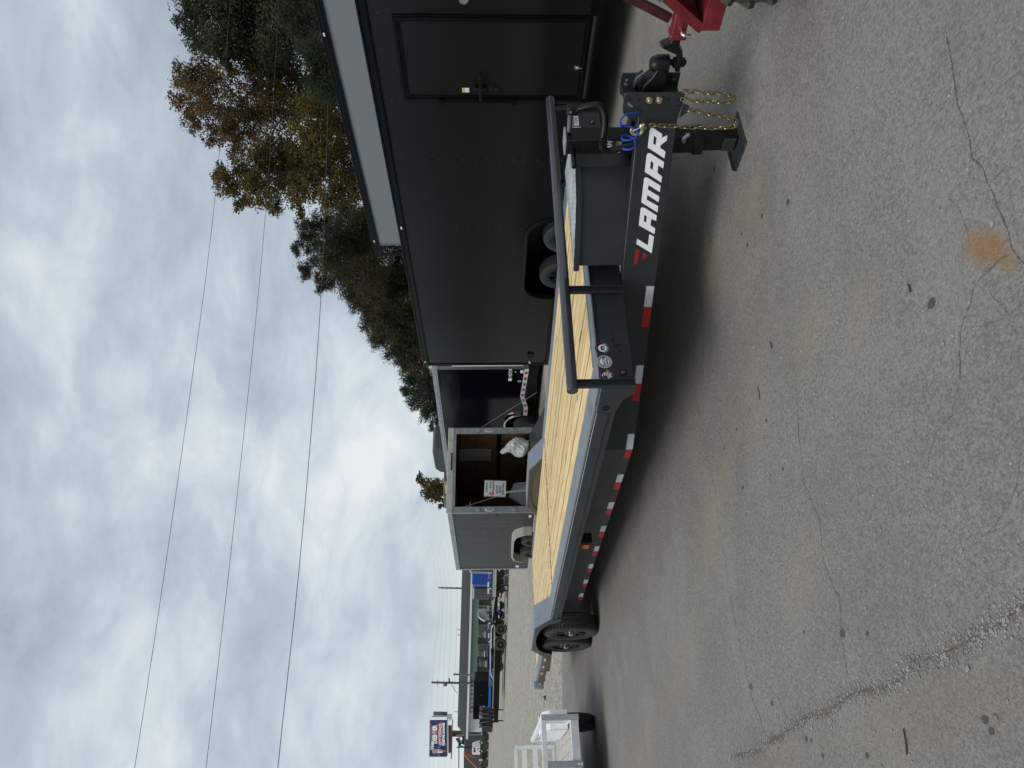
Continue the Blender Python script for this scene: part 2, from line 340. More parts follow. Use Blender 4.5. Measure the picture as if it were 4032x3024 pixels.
# ------------------------------------------------------------------ mesh helpers
class MB:
    """collects shapes; build() links them as ONE mesh object"""
    def __init__(s): s.v = []; s.f = []
    def add(s, vs, fs):
        o = len(s.v); s.v += [Vector(p) for p in vs]; s.f += [tuple(i + o for i in f) for f in fs]; return s
    def bx(s, x0, x1, y0, y1, z0, z1):
        return s.add([(x0, y0, z0), (x1, y0, z0), (x1, y1, z0), (x0, y1, z0), (x0, y0, z1), (x1, y0, z1), (x1, y1, z1), (x0, y1, z1)],
                     [(0, 3, 2, 1), (4, 5, 6, 7), (0, 1, 5, 4), (1, 2, 6, 5), (2, 3, 7, 6), (3, 0, 4, 7)])
    def bar(s, p0, p1, w, h, up=(0, 0, 1)):
        p0, p1, up = Vector(p0), Vector(p1), Vector(up)
        d = (p1 - p0).normalized(); r = d.cross(up)
        if r.length < 1e-4: r = d.cross(Vector((1, 0, 0)))
        r.normalize(); u = r.cross(d)
        q = [p + r * a * w / 2 + u * b * h / 2 for p in (p0, p1) for a, b in ((-1, -1), (1, -1), (1, 1), (-1, 1))]
        return s.add(q, [(0, 3, 2, 1), (4, 5, 6, 7), (0, 1, 5, 4), (1, 2, 6, 5), (2, 3, 7, 6), (3, 0, 4, 7)])
    def tube(s, pts, r, n=8, closed=False, r1=None):
        pts = [Vector(p) for p in pts]; k = len(pts); rings = []
        prev = None
        for i, p in enumerate(pts):
            a = pts[i - 1] if (i > 0 or closed) else p
            b = pts[(i + 1) % k] if (i < k - 1 or closed) else p
            d = (b - a)
            d = d.normalized() if d.length > 1e-9 else Vector((0, 0, 1))
            if prev is None:
                x = d.cross(Vector((0, 0, 1)))
                if x.length < 1e-3: x = d.cross(Vector((1, 0, 0)))
            else:
                x = prev - d * prev.dot(d)
                if x.length < 1e-4: x = d.cross(Vector((0.3, 0.2, 1)))
            x.normalize(); y = d.cross(x); prev = x
            rr = r if r1 is None else r + (r1 - r) * i / max(1, k - 1)
            rings.append([p + (x * math.cos(2 * math.pi * j / n) + y * math.sin(2 * math.pi * j / n)) * rr for j in range(n)])
        vs = [q for g in rings for q in g]; fs = []
        for i in range(k if closed else k - 1):
            for j in range(n):
                a, b = i * n + j, i * n + (j + 1) % n
                c, d = ((i + 1) % k) * n + (j + 1) % n, ((i + 1) % k) * n + j
                fs.append((a, b, c, d))
        if not closed: fs += [tuple(range(n - 1, -1, -1)), tuple(range((k - 1) * n, k * n))]
        return s.add(vs, fs)
    def cyl(s, p0, p1, r, n=16, r1=None): return s.tube([p0, p1], r, n, False, r1)
    def prism(s, poly, axis, a, b):
        """poly: points in the two other axes (x,z for axis 'y'; y,z for 'x'; x,y for 'z')"""
        def P(q, t): return {'y': (q[0], t, q[1]), 'x': (t, q[0], q[1]), 'z': (q[0], q[1], t)}[axis]
        n = len(poly)
        return s.add([P(q, a) for q in poly] + [P(q, b) for q in poly],
                     [tuple(range(n))[::-1], tuple(range(n, 2 * n))] + [(i, (i + 1) % n, n + (i + 1) % n, n + i) for i in range(n)])
    def lathe(s, prof, c, axis='y', n=32, rfun=None):
        """prof: (offset along axis, radius)"""
        vs = []; k = len(prof)
        for i in range(n):
            t = 2 * math.pi * i / n
            for j, (o, r) in enumerate(prof):
                rr = r + (rfun(i, j) if rfun else 0)
                p = {'y': (math.cos(t) * rr, o, math.sin(t) * rr), 'x': (o, math.cos(t) * rr, math.sin(t) * rr), 'z': (math.cos(t) * rr, math.sin(t) * rr, o)}[axis]
                vs.append((p[0] + c[0], p[1] + c[1], p[2] + c[2]))
        fs = [(i * k + j, i * k + j + 1, ((i + 1) % n) * k + j + 1, ((i + 1) % n) * k + j) for i in range(n) for j in range(k - 1)]
        return s.add(vs, fs)
    def ball(s, c, r, n=14, sz=(1, 1, 1)):
        prof = [(-math.cos(math.pi * i / n) * r * sz[2], max(1e-4, math.sin(math.pi * i / n) * r)) for i in range(n + 1)]
        o = len(s.v); s.lathe(prof, (0, 0, 0), 'z', n * 2)
        for i in range(o, len(s.v)): s.v[i] = Vector((s.v[i].x * sz[0] + c[0], s.v[i].y * sz[1] + c[1], s.v[i].z + c[2]))
        return s
    def mesh(s, name, smooth=True):
        me = bpy.data.meshes.new(name); me.from_pydata([tuple(p) for p in s.v], [], s.f)
        bm = bmesh.new(); bm.from_mesh(me); bmesh.ops.recalc_face_normals(bm, faces=bm.faces); bm.to_mesh(me); bm.free()
        if smooth:
            for p in me.polygons: p.use_smooth = True
            me.set_sharp_from_angle(angle=math.radians(38))
        return me
    def build(s, name, m, parent=None, bevel=0.0, loc=None, smooth=True):
        me = s.mesh(name, smooth); me.materials.append(m)
        return obj(name, me, parent, bevel, loc)

def obj(name, me, parent=None, bevel=0.0, loc=None):
    o = bpy.data.objects.new(name, me); COL.objects.link(o)
    if parent is not None: o.parent = parent
    if loc is not None: o.location = loc
    if bevel:
        b = o.modifiers.new('bevel', 'BEVEL'); b.width = bevel; b.segments = 2; b.limit_method = 'ANGLE'; b.angle_limit = math.radians(40)
        b.harden_normals = False
    return o

def tag(o, label, cat, group=None):
    o['label'] = label; o['category'] = cat
    if group: o['group'] = group
    return o

def thing(name, label, cat, loc=(0, 0, 0), rot=None, group=None):
    o = bpy.data.objects.new(name, None); COL.objects.link(o)
    o.empty_display_size = 0.2
    if rot is not None: o.matrix_world = Matrix.Translation(Vector(loc)) @ rot.to_4x4()
    else: o.location = loc
    return tag(o, label, cat, group)

def structure(o): o['kind'] = 'structure'; return o
def stuff(o): o['kind'] = 'stuff'; return o

def axes(x, y, z):
    m = Matrix.Identity(3)
    for i, a in enumerate((x, y, z)):
        for j in range(3): m[j][i] = a[j]
    return m

def shape_mesh(name, loops, m, ext=0.0008):
    """flat filled outline(s) in x,y (holes by overlap), a thin raised sheet"""
    cu = bpy.data.curves.new(name, 'CURVE'); cu.dimensions = '2D'; cu.fill_mode = 'BOTH'; cu.extrude = ext
    for lp in loops:
        s = cu.splines.new('POLY'); s.points.add(len(lp) - 1)
        for q, p in zip(s.points, lp): q.co = (p[0], p[1], 0, 1)
        s.use_cyclic_u = True
    o = bpy.data.objects.new(name, cu); COL.objects.link(o)
    dg = bpy.context.evaluated_depsgraph_get(); me = bpy.data.meshes.new_from_object(o.evaluated_get(dg))
    bpy.data.objects.remove(o); bpy.data.curves.remove(cu)
    me.name = name; me.materials.clear(); me.materials.append(m); return me

def text_mesh(name, body, size, m, bold=0.0, shear=0.0, align='CENTER', ext=0.0006, xs=1.0):
    cu = bpy.data.curves.new(name, 'FONT'); cu.body = body; cu.size = size; cu.align_x = align; cu.align_y = 'CENTER'
    cu.offset = bold; cu.shear = shear; cu.extrude = ext; cu.resolution_u = 3
    o = bpy.data.objects.new(name, cu); COL.objects.link(o)
    dg = bpy.context.evaluated_depsgraph_get(); me = bpy.data.meshes.new_from_object(o.evaluated_get(dg))
    bpy.data.objects.remove(o); bpy.data.curves.remove(cu)
    if xs != 1.0:
        for v in me.vertices: v.co.x *= xs
    me.name = name; me.materials.clear(); me.materials.append(m); return me

def place(o, loc, x, y):
    """orient a flat sheet: its x and y axes along the given directions"""
    x = Vector(x).normalized(); y = Vector(y); y = (y - x * y.dot(x)).normalized()
    o.matrix_local = Matrix.Translation(Vector(loc)) @ axes(x, y, x.cross(y)).to_4x4()
    return o

def disc(r, n=28): return [(r * math.cos(2 * math.pi * i / n), r * math.sin(2 * math.pi * i / n)) for i in range(n)]

# picture helpers (full-size photograph pixels -> points in the place)
def ray(px, py): return RIGHT * ((1512 - py) / FPX) + DOWN * ((px - 2016) / FPX) + FWD
def on_ground(px, py, z=0.0):
    d = ray(px, py); return CW + d * ((z - CW.z) / d.z)
def at_depth(px, py, d): return CW + ray(px, py) * d

# tyres: shared meshes by size
TY = {}
def tyre_meshes(R, W, blocks=64, rim_r=0.58, lug=0.011):
    k = (R, W, blocks)
    if k in TY: return TY[k]
    h = W / 2; q = []
    q += [(-h * 0.80, R * rim_r), (-h * 0.97, R * (rim_r + 0.08)), (-h * 1.0, R * 0.80), (-h * 0.97, R * 0.90), (-h * 0.88, R * 0.968)]
    ribs = [(-0.80, -0.52), (-0.46, -0.20), (-0.14, 0.14), (0.20, 0.46), (0.52, 0.80)]
    for a, b in ribs:
        rr = R * (1 - 0.006 * (abs(a + b)))
        q += [(h * a - 0.0005, rr - 0.012), (h * a, rr), (h * b, rr), (h * b + 0.0005, rr - 0.012)]
    q += [(h * 0.88, R * 0.968), (h * 0.97, R * 0.90), (h * 1.0, R * 0.80), (h * 0.97, R * (rim_r + 0.08)), (h * 0.80, R * rim_r)]
    n = blocks * 2
    def rf(i, j):
        rib = (j - 5) // 4
        if 5 <= j < 25:
            if (i + rib) % 2 == 0 and (j - 5) % 4 in (1, 2): return -lug * (1.0 if rib in (0, 4) else 0.5)
        if j in (4, 25) and i % 2 == 0: return -lug * 0.8
        return 0.0
    ang = MB().lathe(q, (0, 0, 0), 'y', n, rf)
    # narrow grooves, wide blocks
    kk = len(q)
    for i in range(n):
        t = 2 * math.pi * (i // 2 * 2 + (0.0 if i % 2 == 0 else 0.42) + 0.3) / n
        for j in range(kk):
            v = ang.v[i * kk + j]; r = math.hypot(v.x, v.z)
            v.x = math.cos(t) * r; v.z = math.sin(t) * r
    ty = ang.mesh('tyre'); ty.materials.append(TYRE)
    ro = R * (rim_r + 0.015); h2 = h * 0.78
    rm = MB().lathe([(-h2, ro), (-h2 - 0.012, ro * 0.985), (-h2 - 0.010, ro * 0.93), (-h2 + 0.02, ro * 0.90), (h2, ro * 0.90), (h2, ro)], (0, 0, 0), 'y', 40)
    rm.lathe([(-h2 + 0.05, ro * 0.91), (-h2 + 0.055, ro * 0.30), (-h2 + 0.02, ro * 0.28), (-h2 + 0.02, 0.001)], (0, 0, 0), 'y', 40)
    for s in range(8):
        t = 2 * math.pi * s / 8
        d = Vector((math.cos(t), 0, math.sin(t)))
        rm.bar(d * ro * 0.30 + Vector((0, -h2 + 0.022, 0)), d * ro * 0.92 + Vector((0, -h2 + 0.012, 0)), 0.045 * R / 0.39, 0.016, (0, 1, 0))
    rmm = rm.mesh('rim'); rmm.materials.append(RIM)
    hc = MB().lathe([(-h2 - 0.035, 0.001), (-h2 - 0.035, R * 0.07), (-h2 - 0.025, R * 0.095), (-h2 + 0.03, R * 0.1)], (0, 0, 0), 'y', 24)
    for s in range(8):
        t = 2 * math.pi * (s + 0.5) / 8
        hc.cyl((math.cos(t) * ro * 0.36, -h2 + 0.02, math.sin(t) * ro * 0.36), (math.cos(t) * ro * 0.36, -h2 - 0.004, math.sin(t) * ro * 0.36), R * 0.022, 6)
    hcm = hc.mesh('hub_cap'); hcm.materials.append(CHROME)
    TY[k] = (ty, rmm, hcm); return TY[k]

def add_wheel(root, c, R=0.39, W=0.235, flip=False, hub=True, rotz=0.0, spin=0.0, blocks=46):
    """tyre (> rim, hub_cap); outer side faces local -y unless flipped"""
    ty, rm, hc = tyre_meshes(R, W, blocks)
    o = obj('tyre', ty, root); o.location = c
    o.rotation_euler = (0, spin, rotz + (math.pi if flip else 0))
    obj('rim', rm, o)
    if hub: obj('hub_cap', hc, o)
    return o

# ------------------------------------------------------------------ ground
HF = 1.4857 + 0.258
UPN = (RIGHT * 0.030 - DOWN - FWD * 0.0336).normalized()
FF = (FWD - UPN * FWD.dot(UPN)).normalized()
FR = FF.cross(UPN).normalized()
FO = CW - UPN * HF
MF = axes(FR, FF, UPN)                       # frame of the far side of the lot, which rises away
def far_z(x, y):                             # height of that plane over world x,y
    return FO.z - (UPN.x * (x - FO.x) + UPN.y * (y - FO.y)) / UPN.z
def lot_z(x, y):
    zf = far_z(x, y); k = 0.35
    if zf < -k: return 0.0
    h = max(k - abs(zf), 0.0) / k
    t = min(1.0, max(0.0, ((x + 12.74) * -0.81 + (y + 0.5) * 0.586) / 12.0))   # flat as far as the asphalt goes
    return (max(zf, 0.0) + h * h * h * k / 6.0) * t * t * (3 - 2 * t)

gm = MB(); xs = []; v = -330.0
while v <= 60.0:
    xs.append(v); v += 2.0 if -60 < v < 12 else 6.0
ys = []; v = -140.0
while v <= 170.0:
    ys.append(v); v += 2.0 if -40 < v < 40 else 6.0
for x in xs:
    for y in ys: gm.v.append(Vector((x, y, lot_z(x, y) - 0.02)))
ny = len(ys)
for i in range(len(xs) - 1):
    for j in range(ny - 1): gm.f.append((i * ny + j, (i + 1) * ny + j, (i + 1) * ny + j + 1, i * ny + j + 1))
structure(gm.build('gravel_ground', GRAV))
# the asphalt ends in a ragged line against the gravel
ap = []
bd = Vector((-0.586, -0.810, 0)); b0 = Vector((-12.74, -0.5, 0)); bn = Vector((-0.81, 0.586, 0))
r2 = random.Random(3)
tt = 44.0
while tt > -52:
    q = b0 + bd * (-tt)
    ap.append(q + bn * (r2.uniform(-0.05, 0.05) + 0.12 * math.sin(tt * 0.7)))
    tt -= 0.35
ap += [Vector((40, -52, 0)), Vector((60, -40, 0)), Vector((60, 40, 0))]
am = MB().add(ap, [tuple(range(len(ap)))])
asphalt = structure(am.build('asphalt', ASPH, smooth=False))
# cracks: flat ribbons, the dark of the recess put into their colour (polylines read off the photograph)
def z_(ox, oy, s, P): return [(ox + s * a, oy + s * b) for a, b in P]
K = 0.6027
cracks = [
 (z_(2700, 300, K, [(1700, -300), (1735, -120), (1755, 20), (1780, 190), (1810, 260), (1850, 380), (1875, 540), (1945, 600), (1970, 690), (2015, 770), (2035, 850), (2070, 920), (2110, 1020), (2130, 1120), (2180, 1190), (2260, 1280)]), 0.010),
 (z_(2700, 300, K, [(2130, 1160), (2060, 1190), (2000, 1250), (1920, 1330), (1880, 1400), (1860, 1490), (1820, 1590), (1800, 1655), (1790, 1800), (1800, 2000)]), 0.008),
 (z_(2700, 300, K, [(1700, 780), (1780, 850), (1800, 900), (1840, 1000), (1850, 1060), (1860, 1120)]), 0.004),
 (z_(2700, 300, K, [(480, -40), (500, 60), (540, 120), (500, 200), (460, 250), (380, 330)]), 0.006),
 (z_(2700, 300, K, [(2210, 560), (2150, 600), (2100, 590), (2000, 690)]), 0.004),
 (z_(2700, 300, K, [(2210, 1480), (2120, 1560), (2000, 1430), (1960, 1330)]), 0.004),
 (z_(2700, 300, K, [(2120, 1560), (1950, 1630), (1850, 1640)]), 0.004),
 (z_(2700, 1300, K, [(-20, -60), (10, 150), (40, 330), (80, 500), (120, 680), (155, 880), (195, 1040), (205, 1180), (220, 1320), (260, 1480), (280, 1650), (300, 1850)]), 0.007),
 (z_(2700, 1300, K, [(690, 120), (730, 450), (740, 700), (760, 850), (770, 1000), (820, 1100), (850, 1180), (880, 1250), (890, 1380), (900, 1500), (955, 1650), (1000, 1760)]), 0.008),
 (z_(2700, 1300, K, [(1800, 150), (1790, 350), (1740, 560), (1640, 660), (1600, 800), (1570, 930)]), 0.005),
 (z_(2700, 1300, K, [(2190, 800), (2170, 1000), (2110, 1150), (2010, 1290), (1960, 1340)]), 0.005),
 (z_(2400, 2300, 0.7378, [(1190, 15), (1225, 60), (1235, 180), (1240, 300), (1270, 480), (1290, 560)]), 0.009),
 (z_(2400, 2300, 0.7378, [(1290, 280), (1350, 420), (1410, 530)]), 0.006),
 (z_(2400, 2300, 0.7378, [(640, 20), (680, 240), (730, 450), (745, 540), (760, 600), (800, 700), (830, 800), (850, 850)]), 0.010),
 (z_(2400, 2300, 0.7378, [(760, 480), (840, 530), (900, 610), (960, 740)]), 0.005),
 (z_(2400, 2300, 0.7378, [(40, 50), (55, 250), (70, 480), (85, 700), (100, 880), (150, 980), (200, 1080)]), 0.008),
 (z_(2380, 0, 0.3617, [(1620, 80), (1600, 200), (1580, 300), (1520, 420), (1440, 620), (1380, 660), (1365, 830)]), 0.006),
 (z_(2380, 0, 0.3617, [(1600, 200), (1660, 260), (1690, 350), (1660, 500), (1640, 560), (1500, 600), (1440, 620)]), 0.004),
]
MAINC = z_(2400, 2300, 0.7378, [(640, 925), (690, 915), (800, 890), (850, 840), (960, 780), (1040, 720), (1180, 680), (1250, 610), (1330, 575), (1450, 560), (1560, 500), (1620, 420), (1750, 390), (1850, 340), (1960, 280), (2100, 200), (2200, 130), (2300, 60)])
r3 = random.Random(11)
def ribbon(P, w, m, name, z, jit=0.5, sub=7):
    pts = [on_ground(a, b) for a, b in P]; q = []
    for i in range(len(pts) - 1):
        for k in range(sub):
            p = pts[i].lerp(pts[i + 1], k / sub)
            L = (pts[i + 1] - pts[i]).length / sub
            q.append(p + Vector((r3.uniform(-1, 1), r3.uniform(-1, 1), 0)) * min(L, 0.06) * 0.35)
    q.append(pts[-1]); mb = MB(); n = len(q)
    for i, p in enumerate(q):
        d = (q[min(i + 1, n - 1)] - q[max(i - 1, 0)]); d.z = 0
        s = Vector((-d.y, d.x, 0)); s = s.normalized() if s.length > 1e-6 else Vector((1, 0, 0))
        e = min(1.0, i / 4, (n - 1 - i) / 4) * w * r3.uniform(1 - jit, 1 + jit) / 2
        mb.v += [Vector((p.x, p.y, z)) + s * e, Vector((p.x, p.y, z)) - s * e * r3.uniform(0.6, 1.4)]
        if i: mb.f.append((2 * i - 2, 2 * i, 2 * i + 1, 2 * i - 1))
    return mb.build(name, m, asphalt, smooth=False), q
for P, w in cracks: ribbon(P, w * 0.27, CRACKM, 'crack', 0.002, 0.8, 14)
_, mq = ribbon(MAINC, 0.026, DIRT, 'eroded_crack', 0.002, 0.35, 16)
ribbon(MAINC, 0.006, CRACKM, 'crack', 0.004, 0.8, 16)
# loose stones: in the eroded crack and over the lot
def pebble(mb, p, r, rr):
    k = [(1, 0, 0), (-1, 0, 0), (0, 1, 0), (0, -1, 0), (0, 0, 1), (0, 0, -0.6)]
    a = rr.uniform(0, 6.3); c, s = math.cos(a), math.sin(a); sx, sy, sz = rr.uniform(0.7, 1.3), rr.uniform(0.5, 1.0), rr.uniform(0.4, 0.8)
    vs = []
    for x, y, z in k:
        x, y, z = x * sx * r * rr.uniform(0.8, 1.2), y * sy * r * rr.uniform(0.8, 1.2), z * sz * r
        vs.append((p[0] + c * x - s * y, p[1] + s * x + c * y, p[2] + z + 0.3 * r))
    mb.add(vs, [(0, 2, 4), (2, 1, 4), (1, 3, 4), (3, 0, 4), (2, 0, 5), (1, 2, 5), (3, 1, 5), (0, 3, 5)])
pb = MB(); r4 = random.Random(5)
for q in mq:
    for k in range(11):
        w_ = 0.011 + 0.012 * math.sin(q.x * 9.0) ** 2
        pebble(pb, (q.x + r4.gauss(0, w_), q.y + r4.gauss(0, w_ * 1.3), 0.001), abs(r4.gauss(0, 0.0028)) + 0.0016, r4)
for k in range(420):
    px, py = r4.uniform(2350, 4100), r4.uniform(-200, 3200)
    g = on_ground(px, py); pebble(pb, (g.x, g.y, 0), r4.choice((0.003, 0.004, 0.005, 0.008)) * r4.uniform(0.7, 1.4), r4)
o = stuff(pb.build('loose_stones', STONE, smooth=False)); tag(o, 'small loose stones scattered over the worn asphalt and along its crack', 'stones')
gs = MB()
for k in range(2600):
    t = r4.uniform(-9, 14); d = abs(r4.gauss(0, 1.6))
    g = b0 - bd * t + bn * (d - 0.1); pebble(gs, (g.x, g.y, lot_z(g.x, g.y) - 0.012), r4.uniform(0.012, 0.03), r4)
o = stuff(gs.build('gravel_stones', mat('gravel_stone', (0.36, 0.34, 0.30), 0.9, var=0.45, vscale=3), smooth=False)); tag(o, 'pale crushed stones at the edge of the gravel lot', 'gravel')
for px, py, r in [(3103, 795, .022), (2925, 1920, .02), (3415, 2390 + 105, .016), (3318, 2495, .03), (2957, 2705, .03), (3000, 850, .02), (2812, 665, .025), (2920, 920, .018), (2943, 965, .02), (3668, 1195, .028), (3040, 2770, .022), (3175, 2910, .02), (3195, 2915, .016), (3240, 2975, .018), (3880, 2835, .02), (3905, 2880, .018), (2900, 1690, .015), (3018, 1655, .015), (3083, 1845, .014), (2852, 1765, .015), (3165, 2490, .016), (3415, 2975, .02)]:
    g = on_ground(px, py); pts = [(g.x + r * math.cos(a * 0.5236) * (0.7 + 0.3 * r4.random()), g.y + r * 0.7 * math.sin(a * 0.5236) * (0.7 + 0.3 * r4.random()), 0.0015) for a in range(12)]
    MB().add(pts, [tuple(range(12))]).build('oil_spot', OIL, asphalt, smooth=False)
for a, b, w in [((3563, 2868), (3578, 2972), 0.006), ((3580, 1120), (3590, 1150), 0.006), ((2985, 1520), (2995, 1575), 0.004), ((3035, 1345), (3042, 1372), 0.005)]:
    p, q = on_ground(*a), on_ground(*b); e = Vector((0, 0, w))
    tw = MB().tube([p + e, p.lerp(q, .5) + e + Vector((0.006, 0.004, 0)), q + e], w * 0.45, 6).build('twig', BARK)
    tag(tw, {3563: 'straight dark twig lying on the asphalt near the big crack', 3580: 'short thick twig on the asphalt beside a grey spot', 2985: 'thin dark twig on the asphalt among tan dust', 3035: 'small curved twig on the asphalt in front of the trailer'}[a[0]], 'twig')

# ------------------------------------------------------------------ the equipment trailer in front
TH = 0.0145
TR = thing('equipment_trailer', 'long charcoal flatbed equipment trailer with pine deck and drive-over fenders, hitched to the red dolly', 'trailer', (0, 0, 0), Matrix.Rotation(-TH, 3, 'Y'))
D = 0.84
# deck planks
pw = 2.04 / 11
rp_ = random.Random(21)
pl_a = MB().bx(-2.44, 2.44, -pw / 2 + 0.0075, pw / 2 - 0.0075, -0.038, 0).mesh('plank'); pl_a.materials.append(PINE)
pl_b = MB().bx(-2.76, 2.76, -pw / 2 + 0.0075, pw / 2 - 0.0075, -0.038, 0).mesh('plank'); pl_b.materials.append(PINE)
EDGEW = mat('shaded_dirty_plank_edge', (0.25, 0.155, 0.07), 0.8, var=0.3, vscale=12)  # plank sides darkened to paint in the shade and dirt of the gaps
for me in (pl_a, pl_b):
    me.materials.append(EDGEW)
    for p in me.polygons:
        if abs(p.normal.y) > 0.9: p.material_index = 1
for i in range(11):
    y = -1.02 + pw * (i + 0.5)
    for me, x in ((pl_a, -2.64), (pl_b, -7.90)):
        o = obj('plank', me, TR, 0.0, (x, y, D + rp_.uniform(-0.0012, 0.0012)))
MB().bx(-0.2, 0.0, -1.02, 1.02, D - 0.03, D + 0.003).bx(-0.2, -0.16, -1.02, 1.02, D + 0.003, D + 0.006).build('front_plate', PLATE, TR, 0.002)
MB().bx(-5.135, -5.085, -1.02, 1.02, D - 0.03, D + 0.004).build('hinge_strip', STEEL, TR, 0.002)
hb = MB()
for i in range(30): hb.cyl((-5.11, -1.0 + i * 0.069, D + 0.003), (-5.11, -1.0 + i * 0.069, D + 0.009), 0.008, 8)
stuff(hb.build('hinge_bolts', STEEL, TR))
for s in (-1, 1):
    a, b = sorted((s * 1.021, s * 1.250))
    MB().bx(-5.74, -0.001, a, b, D - 0.012, D + 0.002).bx(-10.66, -8.07, a, b, D - 0.012, D + 0.002).build('side_plate', PLATE, TR, 0.002)
    a, b = sorted((s * 1.284, s * 1.297))
    for x0, x1 in ((-5.72, -0.30), (-10.66, -8.09)):
        MB().bx(x0, x1, a, b, D - 0.085, D - 0.012).build('rub_rail', POWDER, TR, 0.003)
        MB().bx(x0, x1, a + 0.002, b - 0.002, D - 0.0118, D - 0.009).build('worn_edge', mat('worn_highlight_edge', (0.5, 0.52, 0.53), 0.4, 0.6), TR)
        MB().bx(x0, x1, min(s * 1.2502, s * 1.2522), max(s * 1.2502, s * 1.2522), D - 0.012, D + 0.0015).build('plate_edge', mat('worn_highlight_edge', (0.5, 0.52, 0.53), 0.4, 0.6), TR)  # bright strip paints in the highlight along the plate edge
        a2, b2 = sorted((s * 1.20, s * 1.249))
        MB().bx(x0, x1, a2, b2, D - 0.10, D - 0.0125).bx(x0, x1, min(s * 1.2, s * 1.285), max(s * 1.2, s * 1.285), D - 0.132, D - 0.0855).build('side_channel', POWDER, TR, 0.003)
        n = int((x1 - x0) / 0.6)
        for i in range(n):
            x = x1 - 0.35 - i * 0.6
            ya, yb = sorted((s * 1.2502, s * 1.2838))
            MB().bx(x - 0.035, x - 0.026, ya, yb, D - 0.09, D - 0.006).bx(x + 0.026, x + 0.035, ya, yb, D - 0.09, D - 0.006).bx(x - 0.026, x + 0.026, ya, yb, D - 0.09, D - 0.084).build('stake_pocket', STEEL, TR)
    # main frame rail and converging tongue rail
    y0 = s * 1.02
    fr = MB().bx(-8.6, -1.385, min(y0, y0 - s * 0.012), max(y0, y0 - s * 0.012), 0.405, 0.63)
    fr.bx(-8.6, -1.385, min(y0 - s * 0.012, y0 - s * 0.11), max(y0 - s * 0.012, y0 - s * 0.11), 0.405, 0.418).bx(-8.6, -1.385, min(y0 - s * 0.012, y0 - s * 0.11), max(y0 - s * 0.012, y0 - s * 0.11), 0.617, 0.63)
    fr.build('frame_rail', POWDER, TR, 0.004)
    P0 = Vector((-1.386, s * 1.022, 0.405)); e = Vector((0.93014, -s * 0.36720, 0)); nrm = Vector((-0.36720, -s * 0.93014, 0))  # inward
    tg = MB()
    def tongue_box(s0, s1, d0, d1, z0, z1):
        q = [P0 + e * a + nrm * dd + Vector((0, 0, z)) for z in (z0, z1) for a, dd in ((s0, d0), (s1, d0), (s1, d1), (s0, d1))]
        tg.add(q, [(0, 3, 2, 1), (4, 5, 6, 7), (0, 1, 5, 4), (1, 2, 6, 5), (2, 3, 7, 6), (3, 0, 4, 7)])
    tongue_box(-0.004, 2.61, 0, 0.012, 0, 0.225); tongue_box(-0.004, 2.61, 0.012, 0.075, 0.212, 0.2252); tongue_box(-0.004, 2.61, 0.012, 0.075, -0.0002, 0.012)
    tg.build('tongue_rail', POWDER, TR, 0.004)
for i in range(17):
    x = -0.5 - i * 0.62
    MB().bx(x - 0.03, x + 0.03, -1.20, 1.20, D - 0.12, D - 0.04).build('crossmember', POWDER, TR)
MB().bx(-10.3, -0.6, -0.03, 0.03, 0.62, 0.70).build('centre_beam', POWDER, TR)
# front header panel, posts and bump rail
MB().bx(-0.010, 0.0, -1.27, 1.27, D - 0.208, D + 0.001).bx(-0.09, -0.010, -1.27, 1.27, D - 0.208, D - 0.198).build('header_panel', POWDER, TR, 0.004)
MB().cyl((0.035, -1.335, D + 0.172), (0.035, 1.335, D + 0.172), 0.034, 24).build('bump_rail', RAILM, TR, 0.003)
for y in (1.272, 0.425, -0.56, -1.272):
    p = MB().prism([(y - 0.026, 0.002), (y + 0.026, 0.002), (y + 0.026, 0.030), (y + 0.020, 0.030), (y + 0.020, 0.008), (y - 0.020, 0.008), (y - 0.020, 0.030), (y - 0.026, 0.030)], 'z', D - 0.213, D + 0.155); p.v = [Vector((q.y, q.x, q.z)) for q in p.v]
    p.build('rail_post', POWDER, TR, 0.003)
for s in (-1, 1):   # corner gussets along the sides
    g = MB().prism([(0.0, D - 0.212), (0.0, D - 0.006), (-0.30, D - 0.006), (-0.30, D - 0.09), (-0.26, D - 0.135), (-0.14, D - 0.15), (-0.07, D - 0.212)], 'y', s * 1.271, s * 1.2985)
    g.build('corner_gusset', POWDER, TR, 0.003)
    MB().lathe([(-0.004, 0.014), (-0.004, 0.024), (0.003, 0.024), (0.003, 0.014)], (-0.235, s * 1.30, D - 0.06), 'y', 18).build('gusset_hole', BLACKP, TR)
# marker lights on the header
for y in (-1.188, 1.10):
    MB().cyl((0.0005, y, D - 0.145), (0.006, y, D - 0.145), 0.024, 22).build('light_grommet', BLACKP, TR, 0.002)
    MB().lathe([(0.006, 0.014), (0.012, 0.011), (0.014, 0.001)], (0, y, D - 0.145), 'x', 18).build('marker_light', AMBERD, TR)
